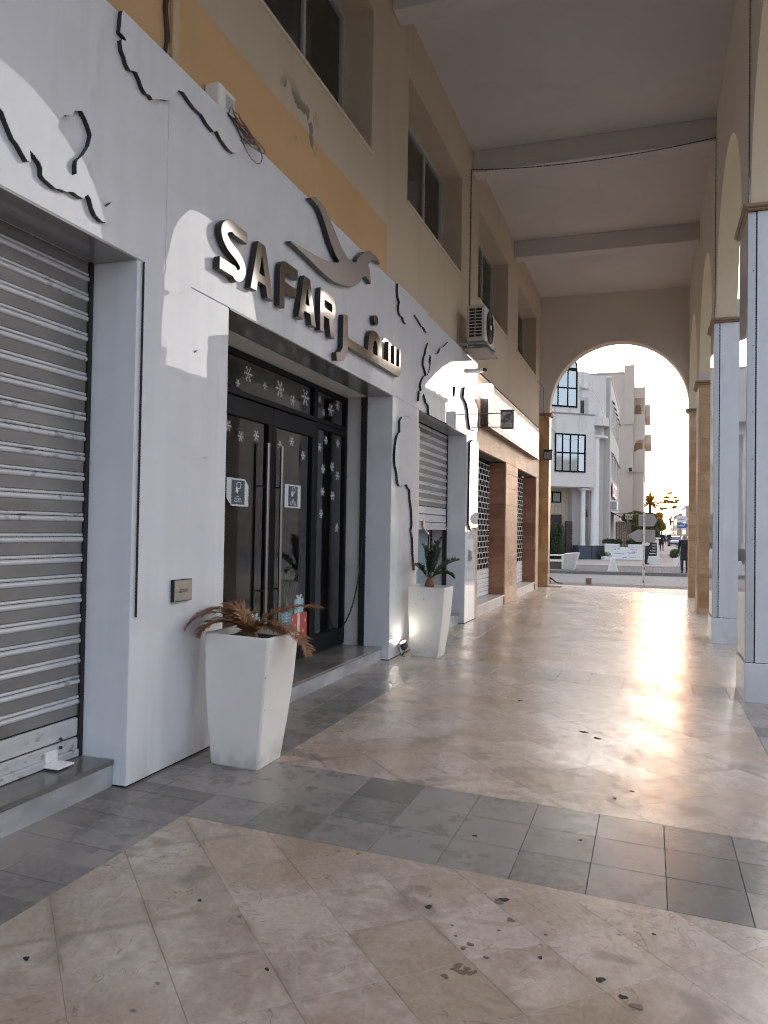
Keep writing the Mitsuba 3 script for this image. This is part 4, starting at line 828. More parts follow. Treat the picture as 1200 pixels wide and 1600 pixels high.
# bullet camera on the corner of the fascia
cc = thing('security_camera', 'small bullet security camera at the far top corner of the white fascia', 'security camera')
part(cc, 'base', moved(revolve([(0, 0), (.035, 0), (.032, .02), (0, .025)], 16), trimesh.transformations.rotation_matrix(math.pi / 2, [0, 1, 0]), (XF + .001, 13.93, 4.50)), 'white_plastic', smooth=40)
part(cc, 'arm', tube([(XF + .02, 13.93, 4.5), (XF + .10, 13.93, 4.515), (XF + .13, 13.93, 4.495)], .010, 8), 'white_plastic', smooth=40)
part(cc, 'body', tube([(XF + .02, 14.12, 4.52), (XF + .17, 13.82, 4.475)], .038, 16), 'white_plastic', smooth=40)
part(cc, 'lens_face', tube([(XF + .1705, 13.818, 4.4749), (XF + .178, 13.803, 4.4726)], .035, 16), 'dark_metal', smooth=40)
# alarm box and loose wires on the fascia's top edge
ab = thing('alarm_box', 'white plastic alarm box standing on top edge of the fascia', 'alarm box')
part(ab, 'body', box(-3.11, -2.985, 4.93, 5.17, 4.632, 4.83, .012), 'white_plastic')
part(ab, 'vent', cat([box(-2.984, -2.982, 5.02, 5.15, 4.78 - .014 * i, 4.786 - .014 * i) for i in range(8)]), 'grey_metal')
lw = thing('loose_wires', 'tangle of loose black wires hanging from the alarm box', 'cable')
wr = random.Random(3)
for i in range(5):
    a = [(-2.96, 5.00 + .01 * i, 4.63)] + [(-2.955 + .012 * wr.random(), 5.02 + .28 * math.sin(t * 1.05 + i * .35) ** 2 + .05 * wr.random() + .05 * i * (t > 1), 4.62 - .075 * math.sin(t * 1.4 + i * .6) - .012 * i) for t in np.linspace(.5, 3.0, 6)] + [(-2.96, 5.02 + .03 * i, 4.61)]
    part(lw, 'wire', tube(spline(a, 40), .0035, 5), 'cable_black' if i != 2 else 'wire_red')
mat('wire_red', (0.25, 0.05, 0.05), 0.5)
# lock plate, intercom
pt = thing('lock_plate', 'square steel key switch plate on the near white pillar', 'switch')
part(pt, 'plate', box(-2.974, -2.969, 4.482, 4.688, 1.098, 1.236, .002), 'steel_plate'); part(pt, 'surround', box(-2.998, -2.9742, 4.478, 4.692, 1.094, 1.240), 'black_gap')
part(pt, 'keyhole_cover', moved(revolve([(0, 0), (.016, 0), (.014, .007), (0, .008)], 16), trimesh.transformations.rotation_matrix(math.pi / 2, [0, 1, 0]), (-2.969, 4.55, 1.165)), 'steel', smooth=40)
part(pt, 'lever', box(-2.9688, -2.963, 4.565, 4.63, 1.155, 1.175, .002), 'steel')
mat('steel_plate', (0.50, 0.47, 0.40), 0.3, metallic=0.6)
ic = thing('intercom', 'slim silver intercom on the far white pillar', 'intercom')
part(ic, 'body', box(-2.998, -2.965, 13.47, 13.62, 1.06, 1.26, .012), 'grey_metal'); part(ic, 'button', moved(trimesh.creation.icosphere(2, .014), d=(-2.962, 13.545, 1.12)), 'dark_metal')
# cables
cb = thing('hanging_cable', 'thin black cable slung across under the ceiling beam', 'cable')
scene[part(cb, 'line', tube(spline([(XW + .01, 13.86, 8.15), (-2.0, 13.8, 8.02), (-.9, 13.78, 7.99), (.2, 13.8, 8.04), (.97, 13.86, 8.14)], 40), .008, 5), 'cable_black')]
dc = solo('door_cable', tube(spline([(-3.345, 9.09, 1.9), (-3.36, 9.07, 1.3), (-3.42, 9.0, .75), (-3.5, 8.95, .48), (-3.58, 8.93, .36)], 30), .009, 6), 'cable_black', 'black cable hanging in the right reveal of the glass doors', 'cable')
ww = solo('arch_wire', tube(spline([(XW + .03, 22.5, 5.9), (-3.0, 23.2, 5.55), (-2.95, 23.2, 4.9), (-2.7, 23.6, 4.55), (-2.2, 25.5, 4.55), (-1.8, 29, 5.3), (-2.2, 36, 7.4), (-3.4, 47.2, 10.2)], 60), .006, 5), 'cable_black', 'thin slack wire running out through the end arch', 'cable')
cr = thing('conduit_strip', 'flaking conduit strip with rust on the ochre wall', 'conduit')
part(cr, 'cover', box(XW, XW + .03, 4.50, 4.585, 4.64, 8.49, .004), 'conduit_paint'); mat('conduit_paint', (0.50, 0.37, 0.22), 0.7)
rp_ = [(4.45 + .012 * math.sin(z * 17) + .006 * wr.random(), z) for z in np.linspace(4.64, 6.2, 40)]
part(cr, 'rusty_gap', prism_x(LineString(rp_).buffer(.014).union(LineString(rp_[6:22]).buffer(.022)), XW + .0005, XW + .012), 'rust_dark'); mat('rust_dark', (0.06, 0.03, 0.018), 0.8)
part(cr, 'wire', tube(spline([(XW + .015, 4.42, 6.2), (XW + .02, 4.40, 5.6), (XW + .02, 4.41, 5.1), (XW + .02, 4.44, 4.65)], 20), .005, 5), 'cable_black')
# inside the shop, seen dimly through the doors
dk = thing('reception_desk', 'dim reception desk inside the glass doors', 'desk')
mat('desk_wood', (0.08, 0.06, 0.045), 0.4)
part(dk, 'top', box(-6.2, -5.4, 5.8, 8.4, 1.05, 1.1, .006), 'desk_wood'); part(dk, 'front', box(-5.55, -5.47, 5.85, 8.35, .187, 1.049, .004), 'inner_white')
ch = thing('office_chair', 'dark office chair inside the shop', 'chair')
part(ch, 'backrest', box(-5.1, -5.0, 6.5, 7.0, .75, 1.3, .03), 'dark_metal'); part(ch, 'seat', box(-5.0, -4.5, 6.48, 7.02, .62, .70, .03), 'dark_metal'); part(ch, 'stem', tube([(-4.75, 6.75, .25), (-4.75, 6.75, .62)], .03, 8), 'steel')
for i in range(5):
    a = i * 2 * math.pi / 5; part(ch, 'foot', tube([(-4.75, 6.75, .25), (-4.75 + .28 * math.cos(a), 6.75 + .28 * math.sin(a), .21)], .02, 6), 'dark_metal')
ip = thing('indoor_plant', 'tall grassy plant standing inside the right sidelight', 'plant')
part(ip, 'pot', revolve([(0, .187), (.13, .187), (.17, .48), (.15, .48), (0, .46)], 20, (-4.0, 8.3, 0)), 'desk_wood')
for i in range(26):
    a, l = wr.uniform(0, 6.28), wr.uniform(.5, 1.0); e = np.array([.28 * math.cos(a), .28 * math.sin(a), l]) * wr.uniform(.6, 1)
    c = spline([(-4.0, 8.3, .46), tuple(np.array([-4.0, 8.3, .46]) + e * [.3, .3, .55]), tuple(np.array([-4.0, 8.3, .46]) + e)], 8)
    w = np.linspace(.012, .002, 8)[:, None] * np.array([math.sin(a), -math.cos(a), 0]); v = np.vstack([c - w, c + w])
    part(ip, 'blade', trimesh.Trimesh(v, [t for j in range(7) for t in ((j, j + 1, 9 + j), (j, 9 + j, 8 + j))], process=False), 'indoor_leaf')
mat('indoor_leaf', (0.07, 0.12, 0.05), 0.4)

# ================================================================ OUTSIDE: ground, street, pavements
import manifold3d as m3
def asphalt(p, n, uv):
    w = fbm(p.x * 0.5, p.y * 0.5, 1.0, octaves=4)
    c = mix((0.13, 0.128, 0.13), (0.19, 0.185, 0.185), w)
    return mix(c, (0.14, 0.14, 0.14), smoothstep(0.62, 0.7, fbm(p.x * 1.5, p.y * 3, 5.0, octaves=3)) * 0.5)
mat('asphalt', proc(asphalt), 0.7, spec=0.25)
mat('concrete', (0.2, 0.19, 0.185), 0.8, spec=0.15)
def pave(p, n, uv): return mix((0.10, 0.093, 0.09), (0.185, 0.17, 0.16), fbm(p.x * 2, p.y * 2, 3.0, octaves=4))
mat('paver', proc(pave), 0.75, spec=0.15)
mat('pale_paving', (0.27, 0.24, 0.22), 0.75, spec=0.15)
GZ = -0.165
struct('road', box(-400, 600, -300, 1800, GZ - .3, GZ), 'asphalt')
# sloping apron that meets the road level
ap = trimesh.Trimesh([(-3.6, 23.975, zf(-3.6) - .003), (1.9, 23.975, zf(1.9) - .003), (1.9, 26.3, -.14), (-3.9, 26.3, -.14), (-3.9, 26.3, GZ - .1), (1.9, 26.3, GZ - .1)], [(0, 1, 2), (0, 2, 3), (3, 2, 5), (3, 5, 4)], process=False)
struct('apron', ap, 'apron_stone')
def apron_color(p, n, uv): return mix((0.33, 0.285, 0.255), (0.42, 0.37, 0.335), fbm(p.x * 2, p.y * 2, 1.0, octaves=4))
mat('apron_stone', proc(apron_color), 0.5, spec=0.3)
bs = struct('brick_strip', box(-14, 1.9, 26.31, 27.9, GZ - .1, GZ + .012), 'mortar', label='strip of grey pavers before the road')
pv = []
for j in range(8):
    for i in range(75):
        x = -14 + i * .212 + (j % 2) * .106
        pv.append(box(x + .006, x + .206, 26.33 + j * .195, 26.33 + j * .195 + .185, GZ, GZ + .02 + rng.uniform(0, .004), .006))
part(bs, 'paver', cat(pv), 'paver', kind='stuff')
sw = struct('side_walkway', box(1.9, 8.0, -60, 26, GZ - .1, GZ + .01), 'pale_paving', label='pavement along the open side of the arcade')
# far pavement with its kerb
KY = lambda x: 34.55 + .13 * x
kz = GZ + .12
pm = prism_z(Polygon([(-16, KY(-16)), (3.0, KY(3.0)), (2.9, 47), (-16, 44)]), GZ - .1, kz)
fp = struct('corner_pavement', pm, 'mortar', label='paved corner across the road')
pv = []
for j in range(26):
    for i in range(64):
        x = -13 + i * .245 + (j % 2) * .12; y = KY(x) + .18 + j * .25
        if y < 41.0 + .1 * x and x < 2.7: pv.append(box(x + .01, x + .235, y + .01, y + .24, kz - .01, kz + .012 + rng.uniform(0, .004), .008))
part(fp, 'paver', cat(pv), 'paver', kind='stuff')
kb = []
for i in range(19):
    x0, x1 = -16 + i, -15.01 + i
    part(fp, 'kerb_stone', prism_z(Polygon([(x0, KY(x0) - .02), (x1, KY(x1) - .02), (x1, KY(x1) + .14), (x0, KY(x0) + .14)]), GZ - .05, kz + .014), 'concrete')
struct('forecourt', prism_z(Polygon([(-16, 40), (.28, 41.2), (.28, 52.5), (-16, 52.5)]), GZ, kz + .004), 'pale_paving')
struct('street_pavement', prism_z(Polygon([(.3, 41.5), (2.75, 41.5), (3.2, 220), (.3, 220)]), GZ - .1, kz + .008), 'street_stone')
def street_stone(p, n, uv):
    j = smoothstep(0.46, 0.49, dr.abs(p.y / 2.2 - dr.floor(p.y / 2.2) - 0.5))
    return mix(mix((0.24, 0.20, 0.18), (0.33, 0.28, 0.26), fbm(p.x * 1.5, p.y * 0.6, 1.0)), (0.2, 0.18, 0.17), j * .6)
mat('street_stone', proc(street_stone), 0.85, spec=0.1)

# ================================================================ WHITE CORNER BUILDING (front turned 36 degrees)
th = math.radians(36)
M1 = np.eye(4); M1[:3, 0] = [math.cos(th), math.sin(th), 0]; M1[:3, 1] = [-math.sin(th), math.cos(th), 0]; M1[:3, 3] = [-2.45, 50, 0]
def L1(m): m = m.copy(); m.apply_transform(M1); return m
def whitewash(p, n, uv):
    c = mix((0.65, 0.61, 0.575), (0.73, 0.695, 0.66), fbm(p.x * 0.7, p.y * 0.7, p.z * 0.7, octaves=4))
    st = smoothstep(0.52, 0.75, fbm(p.x * 4, p.y * 4, p.z * 0.5, octaves=3)) * smoothstep(4.0, 9.0, p.z)
    return mix(c, (0.34, 0.335, 0.34), st * 0.45)
mat('whitewash', proc(whitewash), 0.8, spec=0.2)
mat('side_wash', (0.47, 0.445, 0.42), 0.85)
mat('mirror_glass', (0.47, 0.52, 0.53), 0.06, metallic=0.75, spec=0.8)
mat('cream_tile', (0.46, 0.40, 0.30), 0.4)
mat('blue_marble', (0.06, 0.075, 0.105), 0.15)
mat('door_dark', (0.022, 0.02, 0.021), 0.5)
wb = thing('white_corner_building', 'white modern corner building with big gridded windows and columns beyond the arch', 'building')
part(wb, 'upper_storey', L1(box(-9, -1.42, .06, 9, 8.6, 11.36)), 'whitewash')
part(wb, 'upper_corner', L1(cat(box(-1.418, -.01, .35, 9, 8.6, 11.28))), 'whitewash')
ub = part(wb, 'projecting_bay', L1(box(-9, -1.03, -.02, 8, 4.33, 8.72, .01)), 'whitewash')
part(wb, 'bay_coping', L1(box(-9.05, -1.0, -.08, .5, 8.722, 8.80, .015)), 'stained_coping')
mat('stained_coping', (0.30, 0.29, 0.29), 0.9)
part(wb, 'corner_block', L1(box(-1.028, -.02, .55, 9, -.1, 8.55)), 'side_wash')
# curved balcony front over the tall column
ang = np.linspace(math.radians(-160), math.radians(-10), 14)
bp = Polygon([(-.62 + .86 * math.cos(t), .55 + .62 * math.sin(t)) for t in ang] + [(.2, .9), (-1.4, .9)])
part(wb, 'curved_balcony', L1(prism_z(bp, 8.15, 8.66)), 'whitewash'); part(wb, 'balcony_lip', L1(prism_z(bp.buffer(.05), 8.10, 8.148)), 'stained_coping')
part(wb, 'cap_slab', L1(prism_z(bp.buffer(-.05), 7.42, 7.55)), 'whitewash')
part(wb, 'recess_wall', L1(box(-1.02, -.03, .5, .56, 7.5, 8.14)), 'whitewash')
# small recess window of the top storey
dw = part(wb, 'slot_window', L1(box(-2.0, -1.46, .03, .058, 8.75, 9.8)), 'side_wash')
part(dw, 'opening', L1(box(-1.99, -1.76, .01, .028, 8.76, 9.6)), 'door_dark'); part(wb, 'slot_ledge', L1(box(-2.0, -1.40, -.12, .058, 10.33, 10.45, .01)), 'whitewash')
def grid_window(x0, x1, z0, z1, xs, zs, t, peak=None):
    w = part(wb, 'grid_window', L1(cat(box(x0, x1, t - .05, t - .002, z0, z0 + .09), box(x0, x1, t - .05, t - .002, z1 - .09, z1), box(x0, x0 + .09, t - .05, t - .002, z0 + .09, z1 - .09), box(x1 - .09, x1, t - .05, t - .002, z0 + .09, z1 - .09))), 'black_frame')
    for x in xs: part(w, 'mullion', L1(box(x - .04, x + .04, t - .047, t - .004, z0 + .09, z1 - .09)), 'black_frame')
    for z in zs: part(w, 'glazing_bar', L1(box(x0 + .09, x1 - .09, t - .049, t - .006, z - .04, z + .04)), 'black_frame')
    X, Z = [x0 + .09] + list(xs) + [x1 - .09], [z0 + .09] + list(zs) + [z1 - .09]
    for a, b in zip(X[:-1], X[1:]):
        for c, d in zip(Z[:-1], Z[1:]):
            tl = rng.uniform(-.012, .012)
            part(w, 'pane', L1(trimesh.Trimesh([(a, t - .02 + tl, c), (b, t - .02 - tl, c), (b, t - .022 - tl, d), (a, t - .018 + tl, d)], [(0, 1, 2), (0, 2, 3)], process=False)), 'mirror_glass')
    return w
w = grid_window(-4.86, -2.22, 9.14, 11.45, [-4.2, -3.54, -2.88], [10.30], .06)
gp_ = Polygon([(-4.86, 11.46)] + [(-3.54 + 1.32 * math.cos(t) * 1.0, 11.46 + 1.0 * math.sin(t) ** .8) for t in np.linspace(math.pi - .05, .05, 20)] + [(-2.22, 11.46)])
ga = part(w, 'pointed_head', L1(prism_y(gp_.difference(gp_.buffer(-.08)), .01, .058)), 'black_frame')
part(ga, 'head_pane', L1(prism_y(gp_.buffer(-.07), .035, .045)), 'mirror_glass')
part(ga, 'head_wall', L1(prism_y(gp_.buffer(-.02), .07, .5)), 'whitewash')
grid_window(-3.76, -1.655, 5.21, 7.53, [-3.24, -2.71, -2.18], [6.37], -.02)
# entrance level
part(wb, 'ground_wall', L1(box(-9, -1.98, 1.3, 9, -.2, 4.34)), 'cream_tile')
for r in range(7):
    z0 = 2.70 + r * .235
    for i in range(16):
        x0 = -6.0 + i * .25
        if z0 < 4.2: part(wb, 'wall_tile', L1(box(x0 + .006, x0 + .244, 1.27, 1.298, z0 + .006, z0 + .229, .006)), 'cream_tile')
gw = part(wb, 'ground_window', L1(cat(box(-4.6, -2.56, 1.22, 1.268, 3.40, 3.47), box(-4.6, -2.56, 1.22, 1.268, 4.0, 4.08), box(-2.63, -2.56, 1.22, 1.268, 3.47, 4.0), box(-4.6, -4.53, 1.22, 1.268, 3.47, 4.0), box(-3.2, -3.12, 1.22, 1.268, 3.47, 4.0))), 'black_frame')
part(gw, 'pane', L1(box(-4.53, -3.2, 1.24, 1.25, 3.47, 4.0)), 'lens_grey'); part(gw, 'pane', L1(box(-3.12, -2.63, 1.24, 1.25, 3.47, 4.0)), 'lens_grey')
part(wb, 'entrance_opening', L1(box(-5.0, -2.52, 1.2, 1.27, -.1, 2.66)), 'door_dark')
dl = part(wb, 'door', L1(box(-2.515, -2.04, .75, .83, -.05, 2.27, .01)), 'door_dark')
for i in range(9): part(dl, 'slat', L1(box(-2.5, -2.06, .73, .749, .02 + i * .25, .24 + i * .25, .008)), 'door_brown')
mat('door_brown', (0.055, 0.035, 0.03), 0.5)
part(dl, 'handle', L1(box(-2.22, -2.12, .69, .728, 1.02, 1.07, .01)), 'steel')
part(wb, 'side_return', L1(box(-1.975, -1.05, .9, 1.8, -.1, 4.34)), 'side_wash')
for (x0, x1, t0, t1) in ((-2.0, -1.12, .05, .75), (-1.1, -.16, .02, .7)):
    part(wb, 'marble_base', L1(box(x0, x1, t0, t1, -.1, .795, .01)), 'blue_marble')
def column(cx, ct, r, z0, z1):
    n = 20; a = np.linspace(0, 2 * math.pi, 8 * n, endpoint=False)
    ring = lambda z, k: np.c_[cx + r * k * (1 - .035 * (1 + np.cos(a * n)) / 2) * np.cos(a), ct + r * k * (1 - .035 * (1 + np.cos(a * n)) / 2) * np.sin(a), np.full(len(a), z)]
    V = np.vstack([ring(z0, 1.12), ring(z0 + .08, 1.12), ring(z0 + .1, 1.0), ring(z1 - .1, .92), ring(z1 - .08, 1.1), ring(z1, 1.12)]); N = len(a)
    F = [t for k in range(5) for i in range(N) for t in ((k * N + i, k * N + (i + 1) % N, (k + 1) * N + (i + 1) % N), (k * N + i, (k + 1) * N + (i + 1) % N, (k + 1) * N + i))]
    return L1(trimesh.Trimesh(V, F, process=False))
part(wb, 'column', column(-1.53, .4, .15, .8, 4.17), 'white_paint'); part(wb, 'column_cap', L1(box(-1.75, -1.06, .15, .65, 4.175, 4.30, .02)), 'white_paint')
part(wb, 'column', column(-.75, .32, .25, .8, 7.42), 'white_paint')
wl_ = part(wb, 'wall_lantern', L1(cat(box(-1.25, -1.07, .62, .8, 2.55, 2.9, .03), box(-1.21, -1.11, .66, .76, 2.91, 3.05, .03))), 'dark_metal')
# the side along the street
SX, SY0, SY1 = -2.42, 50.35, 65.0
part(wb, 'street_side', box(-8, SX, SY0 + .3, SY1, -.1, 11.25), 'side_wash'); part(wb, 'street_coping', box(-8, SX + .05, SY0 + .3, SY1, 11.255, 11.36, .01), 'whitewash')
for k, (z0, z1) in enumerate(((8.3, 9.9), (5.3, 6.6))):
    for i in range(5):
        y = 52.0 + i * 2.6
        w = part(wb, 'street_window', box(SX + .002, SX + .03, y, y + .9, z0, z1), 'door_dark'); part(w, 'hood', hull([(SX + .031, y - .1, z1 + .1), (SX + .031, y + 1, z1 + .1), (SX + .2, y - .05, z1 - .08), (SX + .2, y + .95, z1 - .08), (SX + .2, y - .05, z1 - .05), (SX + .2, y + .95, z1 - .05), (SX + .031, y - .1, z1 + .16), (SX + .031, y + 1, z1 + .16)]), 'hood_brown')
        part(w, 'jamb', box(SX + .001, SX + .06, y - .16, y - .06, z0 - .1, z1 + .05), 'whitewash'); part(w, 'jamb', box(SX + .001, SX + .06, y + .96, y + 1.06, z0 - .1, z1 + .05), 'whitewash')
mat('hood_brown', (0.12, 0.07, 0.05), 0.8)
ps = thing('shop_fascia_sign', 'pink and white shop sign strip on the street side of the white building', 'sign')
part(ps, 'panel', box(SX + .07, SX + .14, 52.3, 58.2, 3.9, 4.8, .02), 'pink_sign'); mat('pink_sign', (0.62, 0.36, 0.33), 0.4)
for i in range(7): part(ps, 'lettering', box(SX + .141, SX + .16, 52.8 + i * .75, 53.2 + i * .75, 4.1, 4.6, .01), 'sticker_white')
a2 = thing('street_air_conditioner', 'white air conditioner unit over the café awning', 'air conditioner')
part(a2, 'case', box(SX + .05, SX + .42, 51.6, 52.4, 3.02, 3.62, .02), 'white_paint'); part(a2, 'fan_guard', box(SX + .1, SX + .37, 51.57, 51.598, 3.08, 3.56, .02), 'grey_metal')
aw = thing('cafe_awning', 'dark brown café awning on the street side', 'awning')
part(aw, 'canopy', hull([(SX, 52.2, 2.95), (SX, 57, 2.95), (SX + 1.0, 52.2, 2.45), (SX + 1.0, 57, 2.45), (SX + 1.0, 52.2, 2.40), (SX + 1.0, 57, 2.40), (SX, 52.2, 2.88), (SX, 57, 2.88)]), 'awning_dark'); mat('awning_dark', (0.035, 0.025, 0.022), 0.7)
part(aw, 'valance', box(SX + .985, SX + 1.005, 52.2, 57, 2.2, 2.4), 'awning_dark')
gl = thing('globe_lamp', 'white globe lamp under the dark awning', 'lamp'); part(gl, 'globe', moved(trimesh.creation.icosphere(2, .12), d=(SX + .55, 52.1, 2.4)), 'white_plastic', smooth=True); part(gl, 'stem', tube([(SX + .55, 52.1, 2.5), (SX + .55, 52.1, 2.7)], .015), 'dark_metal')
cf = thing('cafe_screen', 'tall brown slatted screen under the awning', 'screen')
for i in range(9): part(cf, 'slat', box(SX + .3 + i * .105, SX + .39 + i * .105, 52.6, 52.64, .3, 2.3, .006), 'slat_brown')
mat('slat_brown', (0.16, 0.11, 0.08), 0.7)
ysn = thing('yellow_sign', 'small pale yellow hanging shop sign beyond the awning', 'sign'); part(ysn, 'panel', box(-1.62, -1.15, 55.0, 55.06, 2.5, 2.85, .01), 'pale_yellow'); mat('pale_yellow', (0.55, 0.50, 0.28), 0.4)
part(ysn, 'bracket', tube([(SX, 55.03, 2.9), (-1.15, 55.03, 2.9)], .02), 'dark_metal')
for i in range(3): part(ysn, 'lettering', box(-1.57 + i * .15, -1.48 + i * .15, 54.985, 54.998, 2.6, 2.76), 'slat_brown')

# ================================================================ CREAM APARTMENT BLOCK behind
def cream(p, n, uv): return mix((0.52, 0.43, 0.35), (0.61, 0.52, 0.44), fbm(p.x * 0.5, p.y * 0.5, p.z * 0.5, octaves=4))
mat('cream_wall', proc(cream), 0.85, spec=0.2)
cbk = thing('cream_apartment_block', 'cream apartment block with arched balconies behind the white building', 'building')
part(cbk, 'wall', box(-10, -1.56, 75, 96, -.1, 16.25), 'cream_wall')
part(cbk, 'coping', box(-10.05, -2.42, 74.93, 96, 16.252, 16.36), 'cream_wall')
part(cbk, 'chimney_stack', box(-2.40, -1.53, 74.9, 76.4, 11.5, 16.95, .02), 'cream_wall')
wing = sbox(-1.55, 7.15, -.58, 14.95)
wing = wing.difference(sbox(-1.50, 12.45, -.62, 13.95)).difference(Polygon([(-1.5, 9.0), (-1.5, 9.6), (-1.35, 9.95), (-1.05, 10.12), (-.66, 10.1), (-.66, 9.3), (-1.1, 9.22)]))
part(cbk, 'loggia_front', prism_y(wing, 75.3, 75.6), 'cream_wall')
part(cbk, 'loggia_body', box(-1.55, -.60, 76.4, 90, 7.16, 14.9), 'cream_wall'); part(cbk, 'loggia_floor', cat(box(-1.55, -.60, 75.6, 76.4, 7.16, 7.4), box(-1.55, -.6, 75.6, 76.4, 11.4, 11.7), box(-1.55, -.6, 75.6, 76.4, 14.7, 14.94)), 'cream_wall')
aw_ = sbox(-1.45, 12.3, -.88, 13.2).union(affinity.translate(affinity.scale(Point(0, 0).buffer(.285, 20), 1, 1.1), -1.165, 13.2))
awn = part(cbk, 'arched_window', prism_y(aw_, 76.33, 76.39), 'shutter_ochre'); mat('shutter_ochre', (0.30, 0.20, 0.10), 0.6)
for i in range(4): part(awn, 'bar', box(-1.36 + i * .13, -1.33 + i * .13, 76.3, 76.328, 12.35, 13.3), 'slat_brown')
part(cbk, 'loggia_window', box(-1.45, -.75, 76.3, 76.39, 9.1, 9.95), 'shutter_ochre')
part(cbk, 'lower_wall', box(-1.55, -.66, 75.4, 90, -.1, 7.14), 'cream_wall')
for (z0, z1, x1) in ((11.35, 14.2, -.12), (8.7, 11.3, -.02)):
    b = part(cbk, 'side_balcony', box(-.575, x1, 79, 84, z0 + 1.4, z1 - .3, .05), 'cream_wall'); part(b, 'slab', box(-.575, x1 + .05, 78.9, 84.1, z0 + 1.2, z0 + 1.38, .02), 'pink_wall')
mat('pink_wall', (0.55, 0.36, 0.30), 0.8)
a3 = thing('balcony_air_conditioner', 'air conditioner under the lowest cream balcony', 'air conditioner'); part(a3, 'case', box(-2.02, -1.57, 74.6, 74.98, 7.1, 7.6, .02), 'ac_case'); part(a3, 'fan_guard', box(-1.9, -1.65, 74.57, 74.598, 7.17, 7.53, .01), 'black_gap')
for k, (x, y, z, w, h) in enumerate(((-2.2, 60, 5.0, .8, .9),)):
    pass

# ================================================================ right hand street front and further buildings
mat('rose_wall', (0.46, 0.34, 0.29), 0.85); mat('grey_wall', (0.40, 0.37, 0.36), 0.85); mat('roof_red', (0.28, 0.12, 0.08), 0.8)
def far_house(lab, x0, x1, y0, y1, h, bs, roof=True, rows=2):
    k = thing('street_house', lab, 'building')
    part(k, 'wall', box(x0, x1, y0, y1, -.2, h), bs)
    if roof: part(k, 'roof', hull([(x0 - .3, y0 - .3, h + .01), (x1 + .3, y0 - .3, h + .01), (x0 - .3, y1 + .3, h + .01), (x1 + .3, y1 + .3, h + .01), ((x0 + x1) / 2, y0 + 1, h + 1.5), ((x0 + x1) / 2, y1 - 1, h + 1.5)]), 'roof_red')
    else: part(k, 'parapet', box(x0 - .05, x1 + .05, y0 - .05, y1 + .05, h + .002, h + .4), bs)
    for r in range(rows):
        z = 1.0 + r * (h - .5) / rows
        for i in range(3):
            x = x0 + .4 + i * (x1 - x0 - .8) / 3
            part(k, 'window', box(x, x + (x1 - x0) / 6, y0 - .04, y0 - .002, z, z + 1.2), 'lens_grey')
        for j in range(max(2, int((y1 - y0) / 4))):
            y = y0 + 1 + j * (y1 - y0 - 1) / max(2, int((y1 - y0) / 4))
            part(k, 'window', box(x0 - .04, x0 - .002, y, y + 1.1, z, z + 1.2), 'lens_grey')
    return k
far_house('rose house with red roof nearest on the right of the street', 5.3, 11, 112, 124, 4.6, 'rose_wall')
far_house('pale flat roofed house on the right of the street with grilled windows', 5.2, 12, 130, 148, 5.6, 'grey_wall', False, 3)
far_house('low rose house with pitched roof further down the street', 5.0, 11, 165, 190, 5.2, 'rose_wall', True)
far_house('small far house closing the right side of the street', 5.4, 12, 210, 240, 4.8, 'grey_wall', True)
far_house('far low house on the left of the street beyond the palms', -9, -1.4, 175, 200, 4.6, 'rose_wall', True)
# across the side street, seen only as reflections in the glossy panels
for (lab, x, y0, y1, h, bs) in (('white block across the side street opposite the glass doors', 24, -6, 9, 9.5, 'whitewash'), ('lower cream block across the side street', 25, 10.5, 22, 7.0, 'cream_wall'), ('taller grey block across the side street near the corner', 24, 24, 34, 9.0, 'grey_wall'), ('long cream block beyond the crossing, right of the far street', 13, 47, 74, 14.0, 'cream_wall'), ('wide grey block beyond the crossing, furthest right', 27, 46, 70, 12.5, 'grey_wall')):
    k = thing('side_street_block', lab, 'building')
    part(k, 'wall', box(x, x + 10, y0, y1, -.2, h), bs); part(k, 'parapet', box(x - .1, x + 10, y0 - .1, y1 + .1, h + .002, h + .35), bs)
    part(k, 'stair_head', box(x + 2, x + 5, y0 + 2, y0 + 5, h + .36, h + 2.4), bs)
    for r in range(int(h / 3)):
        for j in range(int((y1 - y0) / 3)):
            w = part(k, 'window', box(x - .03, x - .002, y0 + 1 + j * 3, y0 + 2.3 + j * 3, 1 + r * 3, 2.5 + r * 3), 'lens_grey'); part(w, 'sill', box(x - .12, x - .002, y0 + .9 + j * 3, y0 + 2.4 + j * 3, .9 + r * 3, .985 + r * 3), bs)

# ================================================================ street furniture
sp = thing('sign_post', 'peeling white post carrying direction signs seen from the back', 'sign post')
def flaking(p, n, uv): return mix((0.62, 0.61, 0.60), (0.10, 0.08, 0.07), smoothstep(0.58, 0.62, fbm(p.x * 22, p.y * 22, p.z * 9, octaves=3)) * (1 - smoothstep(0.7, 1.5, p.z)))
mat('flaking_paint', proc(flaking), 0.6)
part(sp, 'pole', tube([(-.2, 27.4, -.15), (-.2, 27.4, 2.26)], .035, 12), 'flaking_paint', smooth=40)
mat('sign_back', (0.36, 0.365, 0.375), 0.45, metallic=0.4)
part(sp, 'sign_back_plate', prism_y(Polygon([(-.375, 1.83), (-.375, 2.23), (.1, 2.23), (.215, 2.03), (.09, 1.83)]), 27.45, 27.475), 'sign_back', label='upper sign pointing right')
part(sp, 'sign_back_plate', prism_y(Polygon([(-.72, 1.53), (-.40, 1.72), (.15, 1.72), (.15, 1.32), (-.45, 1.31)]), 27.45, 27.475), 'sign_back', label='lower sign pointing left')
for z in (1.55, 1.98, 2.12): part(sp, 'clamp', box(-.25, -.15, 27.36, 27.449, z - .015, z + .015, .004), 'grey_metal')
